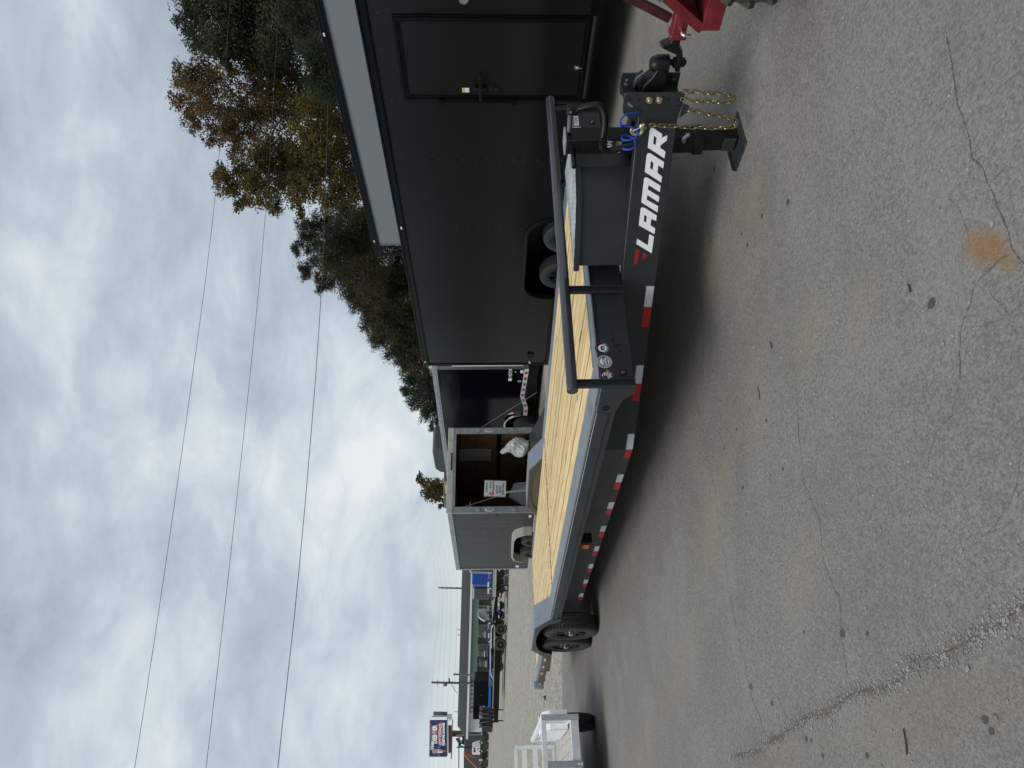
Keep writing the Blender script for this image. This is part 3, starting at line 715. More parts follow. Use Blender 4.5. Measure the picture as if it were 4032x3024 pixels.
# round decals on the header panel
def decal(y, z, outer, ring, inner, name):
    o = obj('sticker', shape_mesh('sticker', [disc(0.047)], outer, 0.0003), TR); place(o, (0.0006, y, z), (0, 1, 0), (0, 0, 1))
    r_ = obj('sticker_ring', shape_mesh('sticker_ring', [disc(0.043)], ring, 0.0003), o); r_.location = (0, 0, 0.0007)
    i_ = obj('sticker_centre', shape_mesh('sticker_centre', [disc(0.027)], inner, 0.0003), o); i_.location = (0, 0, 0.0014)
    return o
BLKV = mat('black_vinyl', (0.012, 0.011, 0.013), 0.35); CREAM = mat('cream_vinyl', (0.55, 0.50, 0.40), 0.4); DKRED = mat('dark_red_vinyl', (0.22, 0.03, 0.045), 0.4)
VIOL = mat('violet_vinyl', (0.10, 0.08, 0.30), 0.4)
def arc_text(o, txt, r, a0, a1, size, m):
    n = len(txt)
    for i, ch in enumerate(txt):
        if ch == ' ': continue
        a = a0 + (a1 - a0) * i / max(1, n - 1)
        t = obj('sticker_lettering', text_mesh('sticker_lettering', ch, size, m, bold=size * 0.03, ext=0.0002), o)
        t.matrix_local = Matrix.Translation((r * math.cos(a), r * math.sin(a), 0.0021)) @ Matrix.Rotation(a - math.pi / 2 if a > 0 else a + math.pi / 2, 4, 'Z')
d1 = decal(-1.008, D - 0.037, DKRED, BLKV, WLET, 'm')
o = obj('sticker_lettering', text_mesh('sticker_lettering', 'm', 0.042, BLKV, bold=0.002, ext=0.0002), d1); o.location = (0, 0.002, 0.0021)
arc_text(d1, 'SUPERIOR', 0.0345, -2.9, -0.25, 0.011, WLET); arc_text(d1, '***', 0.0345, 1.9, 1.25, 0.012, WLET)
d2 = decal(-1.107, D - 0.040, CREAM, mat('silver_vinyl', (0.45, 0.44, 0.42), 0.35), WLET, 'n')
o = obj('sticker_lettering', text_mesh('sticker_lettering', 'NATM', 0.024, VIOL, bold=0.001, shear=0.3, ext=0.0002), d2); o.location = (0, 0.001, 0.0021)
o = obj('sticker_mark', shape_mesh('sticker_mark', [[(-0.02, -0.02), (0.018, -0.02), (0.020, -0.011), (-0.022, -0.011)]], DKRED, 0.0002), d2); o.location = (0, 0, 0.002)
arc_text(d2, 'COMPLIANT', 0.0345, 2.9, 0.25, 0.009, BLKV)
d3 = decal(-1.208, D - 0.043, DKRED, BLKV, WLET, 'f')
for k in range(4):
    yy = 0.018 - k * 0.011; w = math.sqrt(0.027 ** 2 - yy * yy) if abs(yy) < 0.027 else 0.01
    o = obj('sticker_stripe', shape_mesh('sticker_stripe', [[(-w, yy - 0.0027), (w, yy - 0.0027), (w, yy + 0.0027), (-w, yy + 0.0027)]], RVINYL, 0.0002), d3); o.location = (0, 0, 0.002)
o = obj('sticker_canton', shape_mesh('sticker_canton', [[(-0.024, -0.002), (-0.001, -0.002), (-0.001, 0.024), (-0.012, 0.024), (-0.02, 0.016)]], mat('dark_blue_vinyl', (0.03, 0.035, 0.06), 0.4), 0.0002), d3); o.location = (0, 0, 0.0024)
arc_text(d3, 'MADE IN THE USA', 0.0345, -3.0, -0.15, 0.009, WLET); arc_text(d3, '***', 0.0345, 1.9, 1.25, 0.012, WLET)
# stock labels by the far post
o = obj('stock_label', shape_mesh('stock_label', [[(-0.055, -0.018), (0.055, -0.018), (0.055, 0.018), (-0.055, 0.018)]], WLET, 0.0003), TR); place(o, (0.0007, 1.12, D - 0.022), (0, 1, 0), (0, 0, 1))
t = obj('label_lettering', text_mesh('label_lettering', '13660', 0.036, BLKV, bold=0.0006, ext=0.0002), o); t.location = (0, 0.002, 0.0008)
o = obj('hook_label', shape_mesh('hook_label', [[(-0.028, -0.026), (0.028, -0.026), (0.028, 0.026), (-0.028, 0.026)]], WLET, 0.0003), TR); place(o, (0.0007, 1.02, D - 0.026), (0, 1, 0), (0, 0, 1))
t = obj('label_lettering', shape_mesh('label_lettering', [[(-0.022, -0.022), (0.022, -0.022), (0.022, -0.008), (-0.022, -0.008)]], REDT, 0.0002), o); t.location = (0, 0, 0.0008)
# scuffs on the panel
for k in range(5):
    o = obj('scuff', shape_mesh('scuff', [[(0.016 * math.cos(a) * rp_.uniform(0.4, 1.3), 0.012 * math.sin(a) * rp_.uniform(0.3, 1.4)) for a in [j * 0.7 for j in range(9)]]], mat('scuff_dark', (0.015, 0.017, 0.02), 0.3), 0.0001), TR)
    place(o, (0.0004, -0.90 - 0.035 * k + rp_.uniform(-.02, .02), D - 0.10 - rp_.uniform(0, 0.05)), (0, 1, 0), (0, 0, 1))

# lettering on the near tongue rail (s along the rail, h above its lower edge)
e1 = Vector((0.93014, 0.36720, 0)); NP0 = Vector((-1.386, -1.022, 0.405)); nout = Vector((0.36720, -0.93014, 0))
def on_rail(name, loops, m, parent=TR, off=0.0011):
    s0 = sum(p[0] for p in loops[0]) / len(loops[0])
    o = obj(name, shape_mesh(name, [[(p[0] - s0, p[1]) for p in lp] for lp in loops], m, 0.0005), parent)
    return place(o, NP0 + e1 * s0 + nout * off, e1, (0, 0, 1))
for lp in [
  [[(2.462, .151), (2.473, .147), (2.476, .135), (2.44, .077), (2.418, .076), (2.434, .046), (2.402, .046), (2.375, .079), (2.36, .078), (2.339, .045), (2.298, .046), (2.363, .152)], [(2.431, .123), (2.419, .106), (2.376, .107), (2.386, .123)]],
  [[(2.319, .153), (2.329, .148), (2.331, .136), (2.277, .046), (2.238, .046), (2.257, .077), (2.212, .077), (2.189, .047), (2.152, .047), (2.218, .153)], [(2.284, .125), (2.273, .108), (2.23, .107), (2.241, .124)]],
  [[(2.176, .153), (2.184, .148), (2.185, .136), (2.132, .048), (2.092, .048), (2.137, .121), (2.11, .123), (2.065, .048), (2.028, .048), (2.074, .121), (2.046, .123), (2.003, .047), (1.963, .047), (2.028, .153)]],
  [[(1.986, .153), (1.996, .148), (1.996, .134), (1.942, .048), (1.906, .048), (1.921, .079), (1.879, .08), (1.857, .048), (1.818, .048), (1.879, .153)], [(1.948, .126), (1.938, .11), (1.895, .109), (1.907, .125)]],
  [[(1.789, .154), (1.742, .081), (1.819, .08), (1.801, .049), (1.686, .05), (1.752, .155)]]]:
    on_rail('rail_lettering', lp, WLET)
on_rail('rail_emblem', [[(1.721, .158), (1.71, .129), (1.64, .132), (1.623, .135), (1.599, .157)]], RVINYL)
on_rail('rail_emblem', [[(1.691, .106), (1.684, .091), (1.669, .077), (1.648, .087), (1.64, .107)]], RVINYL)
for s0, s1, m in ((1.29, 1.448, WHT), (1.13, 1.289, REDT), (0.646, 0.808, WHT), (0.485, 0.645, REDT), (0.003, 0.162, WHT)):
    on_rail('reflective_tape', [[(s0, .005), (s1, .005), (s1, .057), (s0, .057)]], m)
x = -1.386
tp = [(-1.386, -1.545, REDT)]
for k in range(7):
    a = -1.86 - k * 0.61; tp += [(a, a - 0.158, WHT), (a - 0.159, a - 0.317, REDT)]
for k in range(3):
    a = -8.3 - k * 0.61; tp += [(a, a - 0.158, WHT), (a - 0.159, a - 0.317, REDT)]
for a, b, m in tp:
    z0, z1, yy = (0.410, 0.462, -1.0207) if a > -7 else (D - 0.066, D - 0.034, -1.2977)
    o = obj('reflective_tape', shape_mesh('reflective_tape', [[(b, z0), (a, z0), (a, z1), (b, z1)]], m, 0.0005), TR); place(o, (0, yy, 0), (1, 0, 0), (0, 0, 1))
# side marker in its box
MB().bx(-3.14, -2.96, -1.232, -1.13, D - 0.26, D - 0.133).build('light_box', BLACKP, TR, 0.006)
MB().bx(-3.10, -3.00, -1.243, -1.233, D - 0.235, D - 0.165).build('side_marker', AMBER, TR, 0.006)

# drive-over fenders, wheels, axles
for s in (-1, 1):
    prof = [(-5.70, D), (-6.17, D + 0.192), (-7.62, D + 0.192), (-8.09, D)]
    ya, yb = sorted((s * 1.000, s * 1.297))
    top = MB()
    for (xa, za), (xb, zb) in zip(prof[:-1], prof[1:]):
        top.add([(xa, ya, za), (xb, ya, zb), (xb, yb, zb), (xa, yb, za), (xa, ya, za - 0.012), (xb, ya, zb - 0.012), (xb, yb, zb - 0.012), (xa, yb, za - 0.012)],
                [(0, 1, 2, 3), (7, 6, 5, 4), (0, 4, 5, 1), (3, 2, 6, 7), (0, 3, 7, 4), (1, 5, 6, 2)])
    top.build('fender', PLATEF, TR)
    arch = [(-8.09 + 0.14, 0.70)] + [(-6.895 - 0.98 * math.cos(t), 0.70 + 0.285 * math.sin(t) ** 0.75 if 0 < t < math.pi else 0.70) for t in [math.pi * k / 18 for k in range(1, 18)]] + [(-5.70 - 0.14, 0.70)]
    sk = [(-8.11, 0.70), (-8.11, D - 0.012), (-7.62, D + 0.180), (-6.17, D + 0.180), (-5.68, D - 0.012), (-5.68, 0.70)]
    ys_ = (s * 1.297, s * 1.287)
    MB().prism(sk + arch[::-1], 'y', *ys_).build('fender_skirt', POWDER, TR)
    MB().prism([(p[0], max(p[1], D - 0.05)) for p in sk] + [(p[0], max(p[1], D - 0.05)) for p in arch[::-1]], 'y', s * 1.012, s * 1.002).build('inner_skirt', POWDER, TR)
    ln = MB()
    for (xa, za), (xb, zb) in zip(arch[:-1], arch[1:]): ln.add([(xa, s * 1.286, za), (xb, s * 1.286, zb), (xb, s * 1.013, zb), (xa, s * 1.013, za)], [(0, 1, 2, 3)])
    ln.build('wheel_liner', BLACKP, TR)
    MB().prism([(p[0], max(p[1], D - 0.04)) for p in arch] , 'y', s * 1.022, s * 1.030).build('inner_liner', mat('olive_liner', (0.055, 0.055, 0.049), 0.5, var=0.15), TR)
    for k, x in enumerate((-6.85, -7.72)):
        add_wheel(TR, (x, s * 1.13, 0.39 + TH * -x - 0.004), flip=(s > 0), spin=0.4 + k * 0.9)
for x in (-6.85, -7.72): MB().cyl((x, -1.05, 0.47), (x, 1.05, 0.47), 0.06, 16).build('axle', BLACKP, TR)
# tail end
MB().bx(-10.68, -10.60, -1.262, 1.262, D - 0.16, D + 0.001).build('tail_beam', POWDER, TR, 0.004)
MB().prism([(-10.58, D - 0.14), (-8.6, D - 0.14), (-8.6, D - 0.19), (-10.60, D - 0.25)], 'y', -1.10, 1.10).build('approach_plate', BLACKP, TR, 0.004)
jk = MB().bx(-10.86, -10.70, -1.30, -1.24, D - 0.10, D - 0.05).bx(-11.0, -10.86, -1.36, -1.22, D - 0.14, D + 0.06)
jk.build('tail_bracket', ALUD, TR, 0.02)
MB().tube([(-10.92, -1.36, D - 0.03), (-10.92, -1.48, D - 0.05), (-10.92, -1.50, D - 0.13)], 0.010, 8).build('crank', CHROME, TR)
MB().cyl((-10.86, -1.50, D - 0.15), (-11.10, -1.52, D - 0.16), 0.020, 12).build('crank_grip', BLACKP, TR, 0.003)

# tongue toolbox with bright tread-plate lid
foot = [(0.10, -0.43), (0.47, -0.205), (0.56, -0.02), (0.47, 0.30), (0.10, 0.43)]
MB().prism([(a, b) for a, b in foot], 'z', 0.60, 0.935).build('toolbox', POWDER, TR, 0.004)
lid = [(0.085, -0.46), (0.475, -0.225), (0.575, -0.02), (0.475, 0.32), (0.085, 0.46)]
o = MB().prism(lid, 'z', 0.936, 0.952).build('toolbox_lid', PLATEB, TR, 0.003)
lip = MB()
for i in range(5):
    a, b = lid[i], lid[(i + 1) % 5]
    lip.bar((a[0], a[1], 0.933), (b[0], b[1], 0.933), 0.004, 0.036)
lip.build('lid_lip', POWDER, o)

# drop-leg jack
J = Vector((0.745, -0.005, 0))
MB().bx(J.x - 0.053, J.x + 0.053, J.y - 0.063, J.y + 0.053, 0.25, 1.02).build('jack_tube', BLACKP, TR, 0.006)
MB().bx(J.x - 0.060, J.x + 0.060, J.y - 0.070, J.y + 0.060, 0.20, 0.262).build('jack_collar', BLACKP, TR, 0.005)
MB().bx(J.x - 0.045, J.x + 0.045, J.y - 0.052, J.y + 0.045, 0.0, 0.202).build('drop_leg', BLACKP, TR, 0.005)
MB().bx(J.x - 0.046, J.x + 0.046, J.y - 0.0535, J.y - 0.0525, 0.012, 0.085).build('worn_patch', mat('worn_leg', (0.045, 0.047, 0.05), 0.4, 0.3, var=0.5, vscale=40), TR)
MB().bx(J.x - 0.100, J.x + 0.105, J.y - 0.165, J.y + 0.115, -0.010, -0.002).bx(J.x - 0.106, J.x - 0.100, J.y - 0.165, J.y + 0.115, -0.010, 0.020).build('foot_plate', mat('worn_dark_steel', (0.06, 0.063, 0.068), 0.38, 0.5, var=0.5, vscale=30), TR, 0.003)
MB().bx(J.x - 0.056, J.x + 0.056, J.y - 0.066, J.y + 0.056, 1.0205, 1.032).build('jack_cap', ALUD, TR, 0.003)
MB().bx(J.x - 0.042, J.x + 0.042, J.y - 0.066, J.y - 0.0635, 0.78, 0.92).build('gear_cover', BLACKP, TR, 0.002)
MB().tube([(J.x - 0.02, J.y - 0.06, 0.979), (J.x - 0.02, J.y - 0.21, 0.982)], 0.016, 14).build('side_shaft', BLACKP, TR, 0.003)
MB().tube([(0.81, 0.0, 1.003), (0.965, 0.0, 1.006)], 0.015, 14).build('crank_shaft', STEEL, TR)
MB().bx(0.93, 0.985, -0.022, 0.022, 0.965, 1.028).build('crank_clevis', BLACKP, TR, 0.008)
MB().cyl((0.962, -0.03, 1.010), (0.962, 0.03, 1.010), 0.011, 6).build('clevis_bolt', CHROME, TR)
def smooth_path(P, it=3):
    P = [Vector(p) for p in P]
    for _ in range(it):
        q = [P[0]]
        for a, b in zip(P[:-1], P[1:]): q += [a.lerp(b, 0.25), a.lerp(b, 0.75)]
        P = q + [P[-1]]
    return P
MB().tube(smooth_path([(0.957, -0.004, 0.985), (1.0, -0.02, 0.90), (1.012, -0.03, 0.835), (0.94, -0.065, 0.808), (0.85, -0.10, 0.815), (0.785, -0.115, 0.825), (0.755, -0.122, 0.77), (0.785, -0.122, 0.70)], 3), 0.0185, 14).build('crank_handle', BLACKP, TR)
MB().cyl((0.778, -0.122, 0.712), (0.805, -0.125, 0.625), 0.0195, 16).build('crank_grip', BLACKP, TR, 0.003)
MB().bx(J.x + 0.055, J.x + 0.105, J.y - 0.125, J.y - 0.062, 0.80, 0.835).build('handle_clip', BLACKP, TR, 0.004)
# jack label
o = obj('jack_label', shape_mesh('jack_label', [[(-0.045, -0.055), (0.045, -0.055), (0.045, 0.055), (-0.045, 0.055)]], mat('brown_label', (0.07, 0.045, 0.045), 0.4), 0.0003), TR); place(o, (J.x, J.y - 0.0638, 0.745), (1, 0, 0), (0, 0, 1))
t = obj('label_lettering', text_mesh('label_lettering', 'RAM', 0.045, WLET, bold=0.0012, shear=0.15, ext=0.0002), o); t.location = (0, 0.02, 0.0008)
t = obj('label_band', shape_mesh('label_band', [[(-0.045, -0.03), (0.045, -0.03), (0.045, -0.018), (-0.045, -0.018)]], ORANGE, 0.0002), o); t.location = (0, 0, 0.0007)
t = obj('label_band', shape_mesh('label_band', [[(-0.04, -0.05), (0.04, -0.05), (0.04, -0.033), (-0.04, -0.033)]], mat('grey_label', (0.4, 0.4, 0.4), 0.4), 0.0002), o); t.location = (0, 0, 0.0007)

# adjustable coupler channel with hole rows
for s in (-1, 1):
    pl = MB(); y = s * 0.086
    pl.prism([(1.045, 0.395), (1.128, 0.395), (1.13, 0.40), (1.13, 0.72), (1.122, 0.728), (1.045, 0.728)], 'y', y - 0.005, y + 0.005)
    pl.prism([(1.045, 0.728), (1.0, 0.722), (0.955, 0.675), (0.918, 0.612), (0.918, 0.405), (1.045, 0.395)], 'y', y - 0.004, y + 0.004)
    pl.build('channel_side', POWDER, TR, 0.003)
    for k in range(6):
        z = 0.425 + k * 0.054
        MB().cyl((1.088, y - 0.0058, z), (1.088, y + 0.0058, z), 0.0085, 14).build('bolt_hole', mat('hole_view', (0.006, 0.006, 0.006) if s < 0 else (0.16, 0.15, 0.13), 0.8) if s < 0 else mat('hole_through', (0.17, 0.16, 0.145), 0.9), TR)
    MB().prism([(1.06, 0.708), (1.072, 0.70), (1.045, 0.668), (1.034, 0.678)], 'y', y - 0.0052, y + 0.0052).build('slot', mat('hole_through', (0.17, 0.16, 0.145), 0.9), TR)
MB().bx(1.045, 1.055, -0.081, 0.081, 0.40, 0.72).build('channel_web', POWDER, TR, 0.002)
for z in (0.533, 0.587):
    MB().cyl((1.088, -0.092, z), (1.088, -0.096, z), 0.019, 20).build('washer', ZINC, TR)
    MB().cyl((1.088, -0.096, z), (1.088, -0.110, z), 0.0155, 6).build('nut', ZINC, TR, 0.001)
    MB().cyl((1.088, 0.092, z), (1.088, 0.120, z), 0.013, 6).build('bolt_head', ZINC, TR)
    MB().cyl((1.088, -0.110, z), (1.088, -0.118, z), 0.009, 12).build('bolt_end', ZINC, TR)
# ball coupler
cp = MB().prism([(1.062, 0.505), (1.22, 0.505), (1.235, 0.53), (1.235, 0.565), (1.19, 0.585), (1.14, 0.622), (1.062, 0.622)], 'y', -0.048, 0.048)
cp.build('coupler_body', BLACKP, TR, 0.008)
MB().lathe([(0.500, 0.030), (0.500, 0.047), (0.560, 0.046), (0.585, 0.038), (0.600, 0.022), (0.604, 0.001)], (1.245, 0, 0), 'z', 28).build('coupler_socket', BLACKP, TR)
MB().tube(smooth_path([(1.10, 0, 0.60), (1.11, 0, 0.655), (1.15, 0, 0.665), (1.19, 0, 0.62)], 2), 0.006, 8).build('latch_pin', STEEL, TR)
lt = MB()
for a, b in zip([(1.075, 0.60), (1.085, 0.645), (1.115, 0.672), (1.155, 0.66)], [(1.085, 0.645), (1.115, 0.672), (1.155, 0.66), (1.185, 0.63)]):
    lt.add([(a[0], -0.035, a[1]), (b[0], -0.035, b[1]), (b[0], 0.035, b[1]), (a[0], 0.035, a[1]), (a[0], -0.035, a[1] - 0.006), (b[0], -0.035, b[1] - 0.006), (b[0], 0.035, b[1] - 0.006), (a[0], 0.035, a[1] - 0.006)],
           [(0, 1, 2, 3), (7, 6, 5, 4), (0, 4, 5, 1), (3, 2, 6, 7), (0, 3, 7, 4), (1, 5, 6, 2)])
lt.build('coupler_latch', BLACKP, TR)

# safety chains: links as sub-parts
lk = MB(); st = []
for k in range(16):
    a = 2 * math.pi * k / 16; st.append((math.cos(a) * 0.0105 + (0.0085 if math.cos(a) > 0 else -0.0085), math.sin(a) * 0.0108, 0))
link_me = lk.tube(st, 0.0040, 7, closed=True).mesh('link'); link_me.materials.append(BRASS)
def chain(pts, parent):
    path = smooth_path(pts, 4); L = [0.0]
    for a, b in zip(path[:-1], path[1:]): L.append(L[-1] + (b - a).length)
    mids = MB().tube([path[0] + Vector((0, 0, 0.002)), path[0]], 0.004, 6).build('safety_chain', BRASS, parent)
    n = int(L[-1] / 0.0290)
    def at(t):
        for i in range(len(L) - 1):
            if L[i + 1] >= t: return path[i].lerp(path[i + 1], (t - L[i]) / max(1e-9, L[i + 1] - L[i]))
        return path[-1]
    for k in range(n):
        p, q = at(k * 0.0290), at((k + 1) * 0.0290); d = (q - p).normalized(); c = (p + q) / 2
        side = d.cross(Vector((0, 1, 0.2))).normalized(); up = d.cross(side)
        if k % 2: side, up = up, -side
        tw = 0.35 * math.sin(k * 1.7); s2 = side * math.cos(tw) + up * math.sin(tw); u2 = d.cross(s2)
        o = obj('link', link_me, mids); o.matrix_local = Matrix.Translation(c) @ axes(d, s2, u2).to_4x4()
    return mids
chain([(1.145, -0.10, 0.42), (1.15, -0.115, 0.30), (1.135, -0.12, 0.16), (1.105, -0.12, 0.105), (1.085, -0.12, 0.16), (1.088, -0.11, 0.30), (1.09, -0.09, 0.42)], TR)
chain([(1.04, -0.11, 0.385), (1.025, -0.125, 0.28), (1.0, -0.135, 0.14), (0.965, -0.14, 0.055), (0.935, -0.145, 0.10), (0.945, -0.15, 0.30), (0.96, -0.15, 0.48), (0.966, -0.15, 0.592)], TR)
MB().prism([(0.985, 0.40), (1.075, 0.40), (1.06, 0.365), (1.04, 0.352), (1.02, 0.36)], 'y', -0.115, -0.105).build('chain_tab', POWDER, TR, 0.002)
hk = MB().tube(smooth_path([(0.966, -0.15, 0.60), (0.962, -0.15, 0.625), (0.935, -0.152, 0.605), (0.905, -0.152, 0.615), (0.90, -0.152, 0.65), (0.925, -0.152, 0.672), (0.945, -0.152, 0.668)], 2), 0.0125, 10, r1=0.008)
hk.build('grab_hook', HOOKM, TR)
MB().cyl((0.966, -0.172, 0.602), (0.966, -0.128, 0.602), 0.008, 12).cyl((0.966, -0.176, 0.602), (0.966, -0.172, 0.602), 0.012, 12).build('hook_pin', BRASS, TR)
MB().tube([(0.95, -0.152, 0.625), (0.925, -0.152, 0.662)], 0.004, 6).build('hook_latch', CHROME, TR)
# breakaway cable coil
cc = []
for k in range(30):
    a = k * 0.40 + 0.4; r_ = 0.050 + 0.012 * math.sin(k * 0.23); cc.append((0.945 - 0.0042 * k, -0.155 + 0.04 * math.sin(a), 0.690 - 0.0009 * k + r_ * math.cos(a) * 0.9))
cc = [(1.015, -0.10, 0.63), (1.03, -0.13, 0.70), (1.01, -0.155, 0.745), (0.975, -0.165, 0.735)] + cc
MB().tube(smooth_path(cc, 1), 0.0062, 8).build('breakaway_cable', BLUEC, TR)
MB().cyl((0.835, -0.066, 0.32), (0.835, -0.135, 0.345), 0.010, 10).build('leg_pin', STEEL, TR)
MB().tube(smooth_path([(0.835, -0.135, 0.345), (0.87, -0.15, 0.36), (0.90, -0.15, 0.33)], 2), 0.012, 8).build('plunger_handle', STEEL, TR)

# ------------------------------------------------------------------ red trailer dolly under the coupler
RM = thing('trailer_dolly', 'worn red trailer mover with receiver tube holding the black ball mount', 'trailer dolly', (1.75, 0, 0))
def rx(mb):
    for i in range(len(mb.v)): mb.v[i] = mb.v[i] - Vector((1.75, 0, 0))
    return mb
rx(MB().bx(1.405, 1.80, -0.036, 0.036, 0.470, 0.542)).build('receiver_tube', REDP, RM, 0.006)
rx(MB().bx(1.395, 1.425, -0.043, 0.043, 0.463, 0.549)).build('receiver_collar', REDP, RM, 0.006)
rx(MB().cyl((1.455, -0.075, 0.500), (1.455, 0.06, 0.500), 0.0105, 14)).build('hitch_pin', CHROME, RM)
rx(MB().tube(smooth_path([(1.455, -0.06, 0.50), (1.455, -0.085, 0.50), (1.452, -0.09, 0.475), (1.45, -0.088, 0.462)], 2), 0.0105, 10)).build('pin_bend', CHROME, RM)
def slab(p, q, th, y0, y1):
    p, q = Vector((p[0], 0, p[1])), Vector((q[0], 0, q[1])); d = (q - p).normalized(); n = Vector((-d.z, 0, d.x)) * th
    mb = MB(); mb.add([(a.x, y, a.z) for y in (y0, y1) for a in (p, q, q + n, p + n)], [(0, 1, 2, 3), (7, 6, 5, 4), (0, 4, 5, 1), (1, 5, 6, 2), (2, 6, 7, 3), (3, 7, 4, 0)]); return mb
for y0, y1 in ((-0.115, -0.095), (0.095, 0.115)):
    rx(slab((1.52, 0.40), (1.93, 0.95), 0.05, y0, y1)).build('side_plate', REDP, RM, 0.003)
rx(slab((1.515, 0.41), (1.92, 0.955), 0.008, -0.095, 0.095)).build('sloped_plate', mat('faded_red_paint', (0.30, 0.065, 0.07), 0.42, var=0.3, vscale=14), RM, 0.002)
rx(MB().bx(1.50, 1.90, -0.122, -0.112, 0.330, 0.422).bx(1.50, 1.90, -0.112, 0.112, 0.412, 0.422)).build('lower_bracket', REDP, RM, 0.003)
rx(MB().bar((1.455, 0.06, 0.545), (1.67, 0.06, 1.00), 0.028, 0.045)).build('brace_arm', REDD, RM, 0.004)
rx(MB().bar((1.62, -0.04, 0.32), (1.77, -0.04, 0.62), 0.02, 0.06)).build('inner_brace', mat('faded_red_paint', (0.42, 0.09, 0.10), 0.4), RM, 0.003)
rx(MB().cyl((1.68, -0.15, 0.355), (1.68, -0.10, 0.355), 0.024, 10)).build('axle_stub', DIRT, RM, 0.003)
rx(MB().bx(1.72, 2.30, -0.20, 0.20, 0.40, 0.72)).build('drive_housing', REDP, RM, 0.02)
rx(MB().tube(smooth_path([(2.2, -0.12, 0.72), (2.6, -0.12, 0.95), (3.0, -0.2, 1.0), (3.15, -0.2, 1.0)], 2), 0.016, 8)).build('handlebar', BLACKP, RM)
o = obj('name_plate', shape_mesh('name_plate', [[(-0.05, -0.022), (0.05, -0.022), (0.05, 0.022), (-0.05, 0.022)]], GREYB, 0.0005), RM)
place(o, (1.685 - 1.75, -0.117, 0.68), (0.6, 0, 0.8), (-0.8, 0, 0.6))
t = obj('plate_lettering', text_mesh('plate_lettering', 'Rid', 0.035, WLET, bold=0.001, ext=0.0003), o); t.location = (-0.01, 0, 0.001); t.rotation_euler = (0, 0, math.pi)
kn = MB().lathe([(-0.07, 0.14), (-0.08, 0.22), (-0.065, 0.285), (0.065, 0.285), (0.08, 0.22), (0.07, 0.14)], (0, 0, 0), 'y', 40)
for k in range(18):
    for s in (-1, 1):
        a = 2 * math.pi * (k + 0.25 * s) / 18; d = Vector((math.cos(a), 0, math.sin(a)))
        b = 2 * math.pi * (k + 0.25 * s + 0.45) / 18; d2 = Vector((math.cos(b), 0, math.sin(b)))
        kn.bar(d * 0.292 + Vector((0, s * 0.004, 0)), d2 * 0.290 + Vector((0, s * 0.075, 0)), 0.034, 0.030, d)
kme = kn.mesh('tyre'); kme.materials.append(TYREG)
hubm = MB().lathe([(-0.06, 0.145), (-0.05, 0.10), (-0.055, 0.03), (-0.055, 0.001)], (0, 0, 0), 'y', 24).mesh('rim'); hubm.materials.append(GREYB)
for s in (-1, 1):
    o = obj('tyre', kme, RM); o.location = (2.045 - 1.75, s * 0.26, 0.308)
    h = obj('rim', hubm, o); h.rotation_euler = (0, 0, 0 if s < 0 else math.pi)
# the ball mount is a loose part that slides into the receiver
BMT = thing('ball_mount', 'black ball mount with curved shank pinned in the red receiver tube', 'ball mount', (1.30, 0, 0.44))
def bmx(mb):
    for i in range(len(mb.v)): mb.v[i] = mb.v[i] - Vector((1.30, 0, 0.44))
    return mb
bmx(MB().bx(1.345, 1.404, -0.025, 0.025, 0.487, 0.527)).build('shank', BLACKP, BMT, 0.004)
bmx(MB().prism([(1.404, 0.487), (1.404, 0.53), (1.372, 0.538), (1.36, 0.572), (1.345, 0.580), (1.325, 0.535), (1.30, 0.482), (1.27, 0.478), (1.205, 0.478), (1.205, 0.452), (1.285, 0.452), (1.322, 0.462), (1.35, 0.487)], 'y', -0.030, 0.030)).build('tongue_plate', BLACKP, BMT, 0.005)
bmx(MB().cyl((1.245, 0, 0.478), (1.245, 0, 0.492), 0.028, 20).cyl((1.245, 0, 0.492), (1.245, 0, 0.512), 0.016, 16).ball((1.245, 0, 0.530), 0.029)).build('tow_ball', BLACKP, BMT)
bmx(MB().cyl((1.245, 0, 0.452), (1.245, 0, 0.430), 0.025, 6).cyl((1.245, 0, 0.430), (1.245, 0, 0.422), 0.014, 12)).build('nut', BLACKP, BMT, 0.002)
bmx(MB().bx(1.348, 1.356, -0.022, 0.022, 0.575, 0.590)).build('weld_tab', STEEL, BMT, 0.002)

# ------------------------------------------------------------------ charcoal cargo trailer
CO = Vector((-0.323, 3.302, 0)); CD = Vector((-0.9961, 0.0885, 0)).normalized(); CN = Vector((0.0885, 0.9961, 0)).normalized()
CT = thing('cargo_trailer', 'tall charcoal enclosed cargo trailer with black-framed side door and tandem wheels', 'cargo trailer', CO, axes(-CD, CN, Vector((0, 0, 1))))
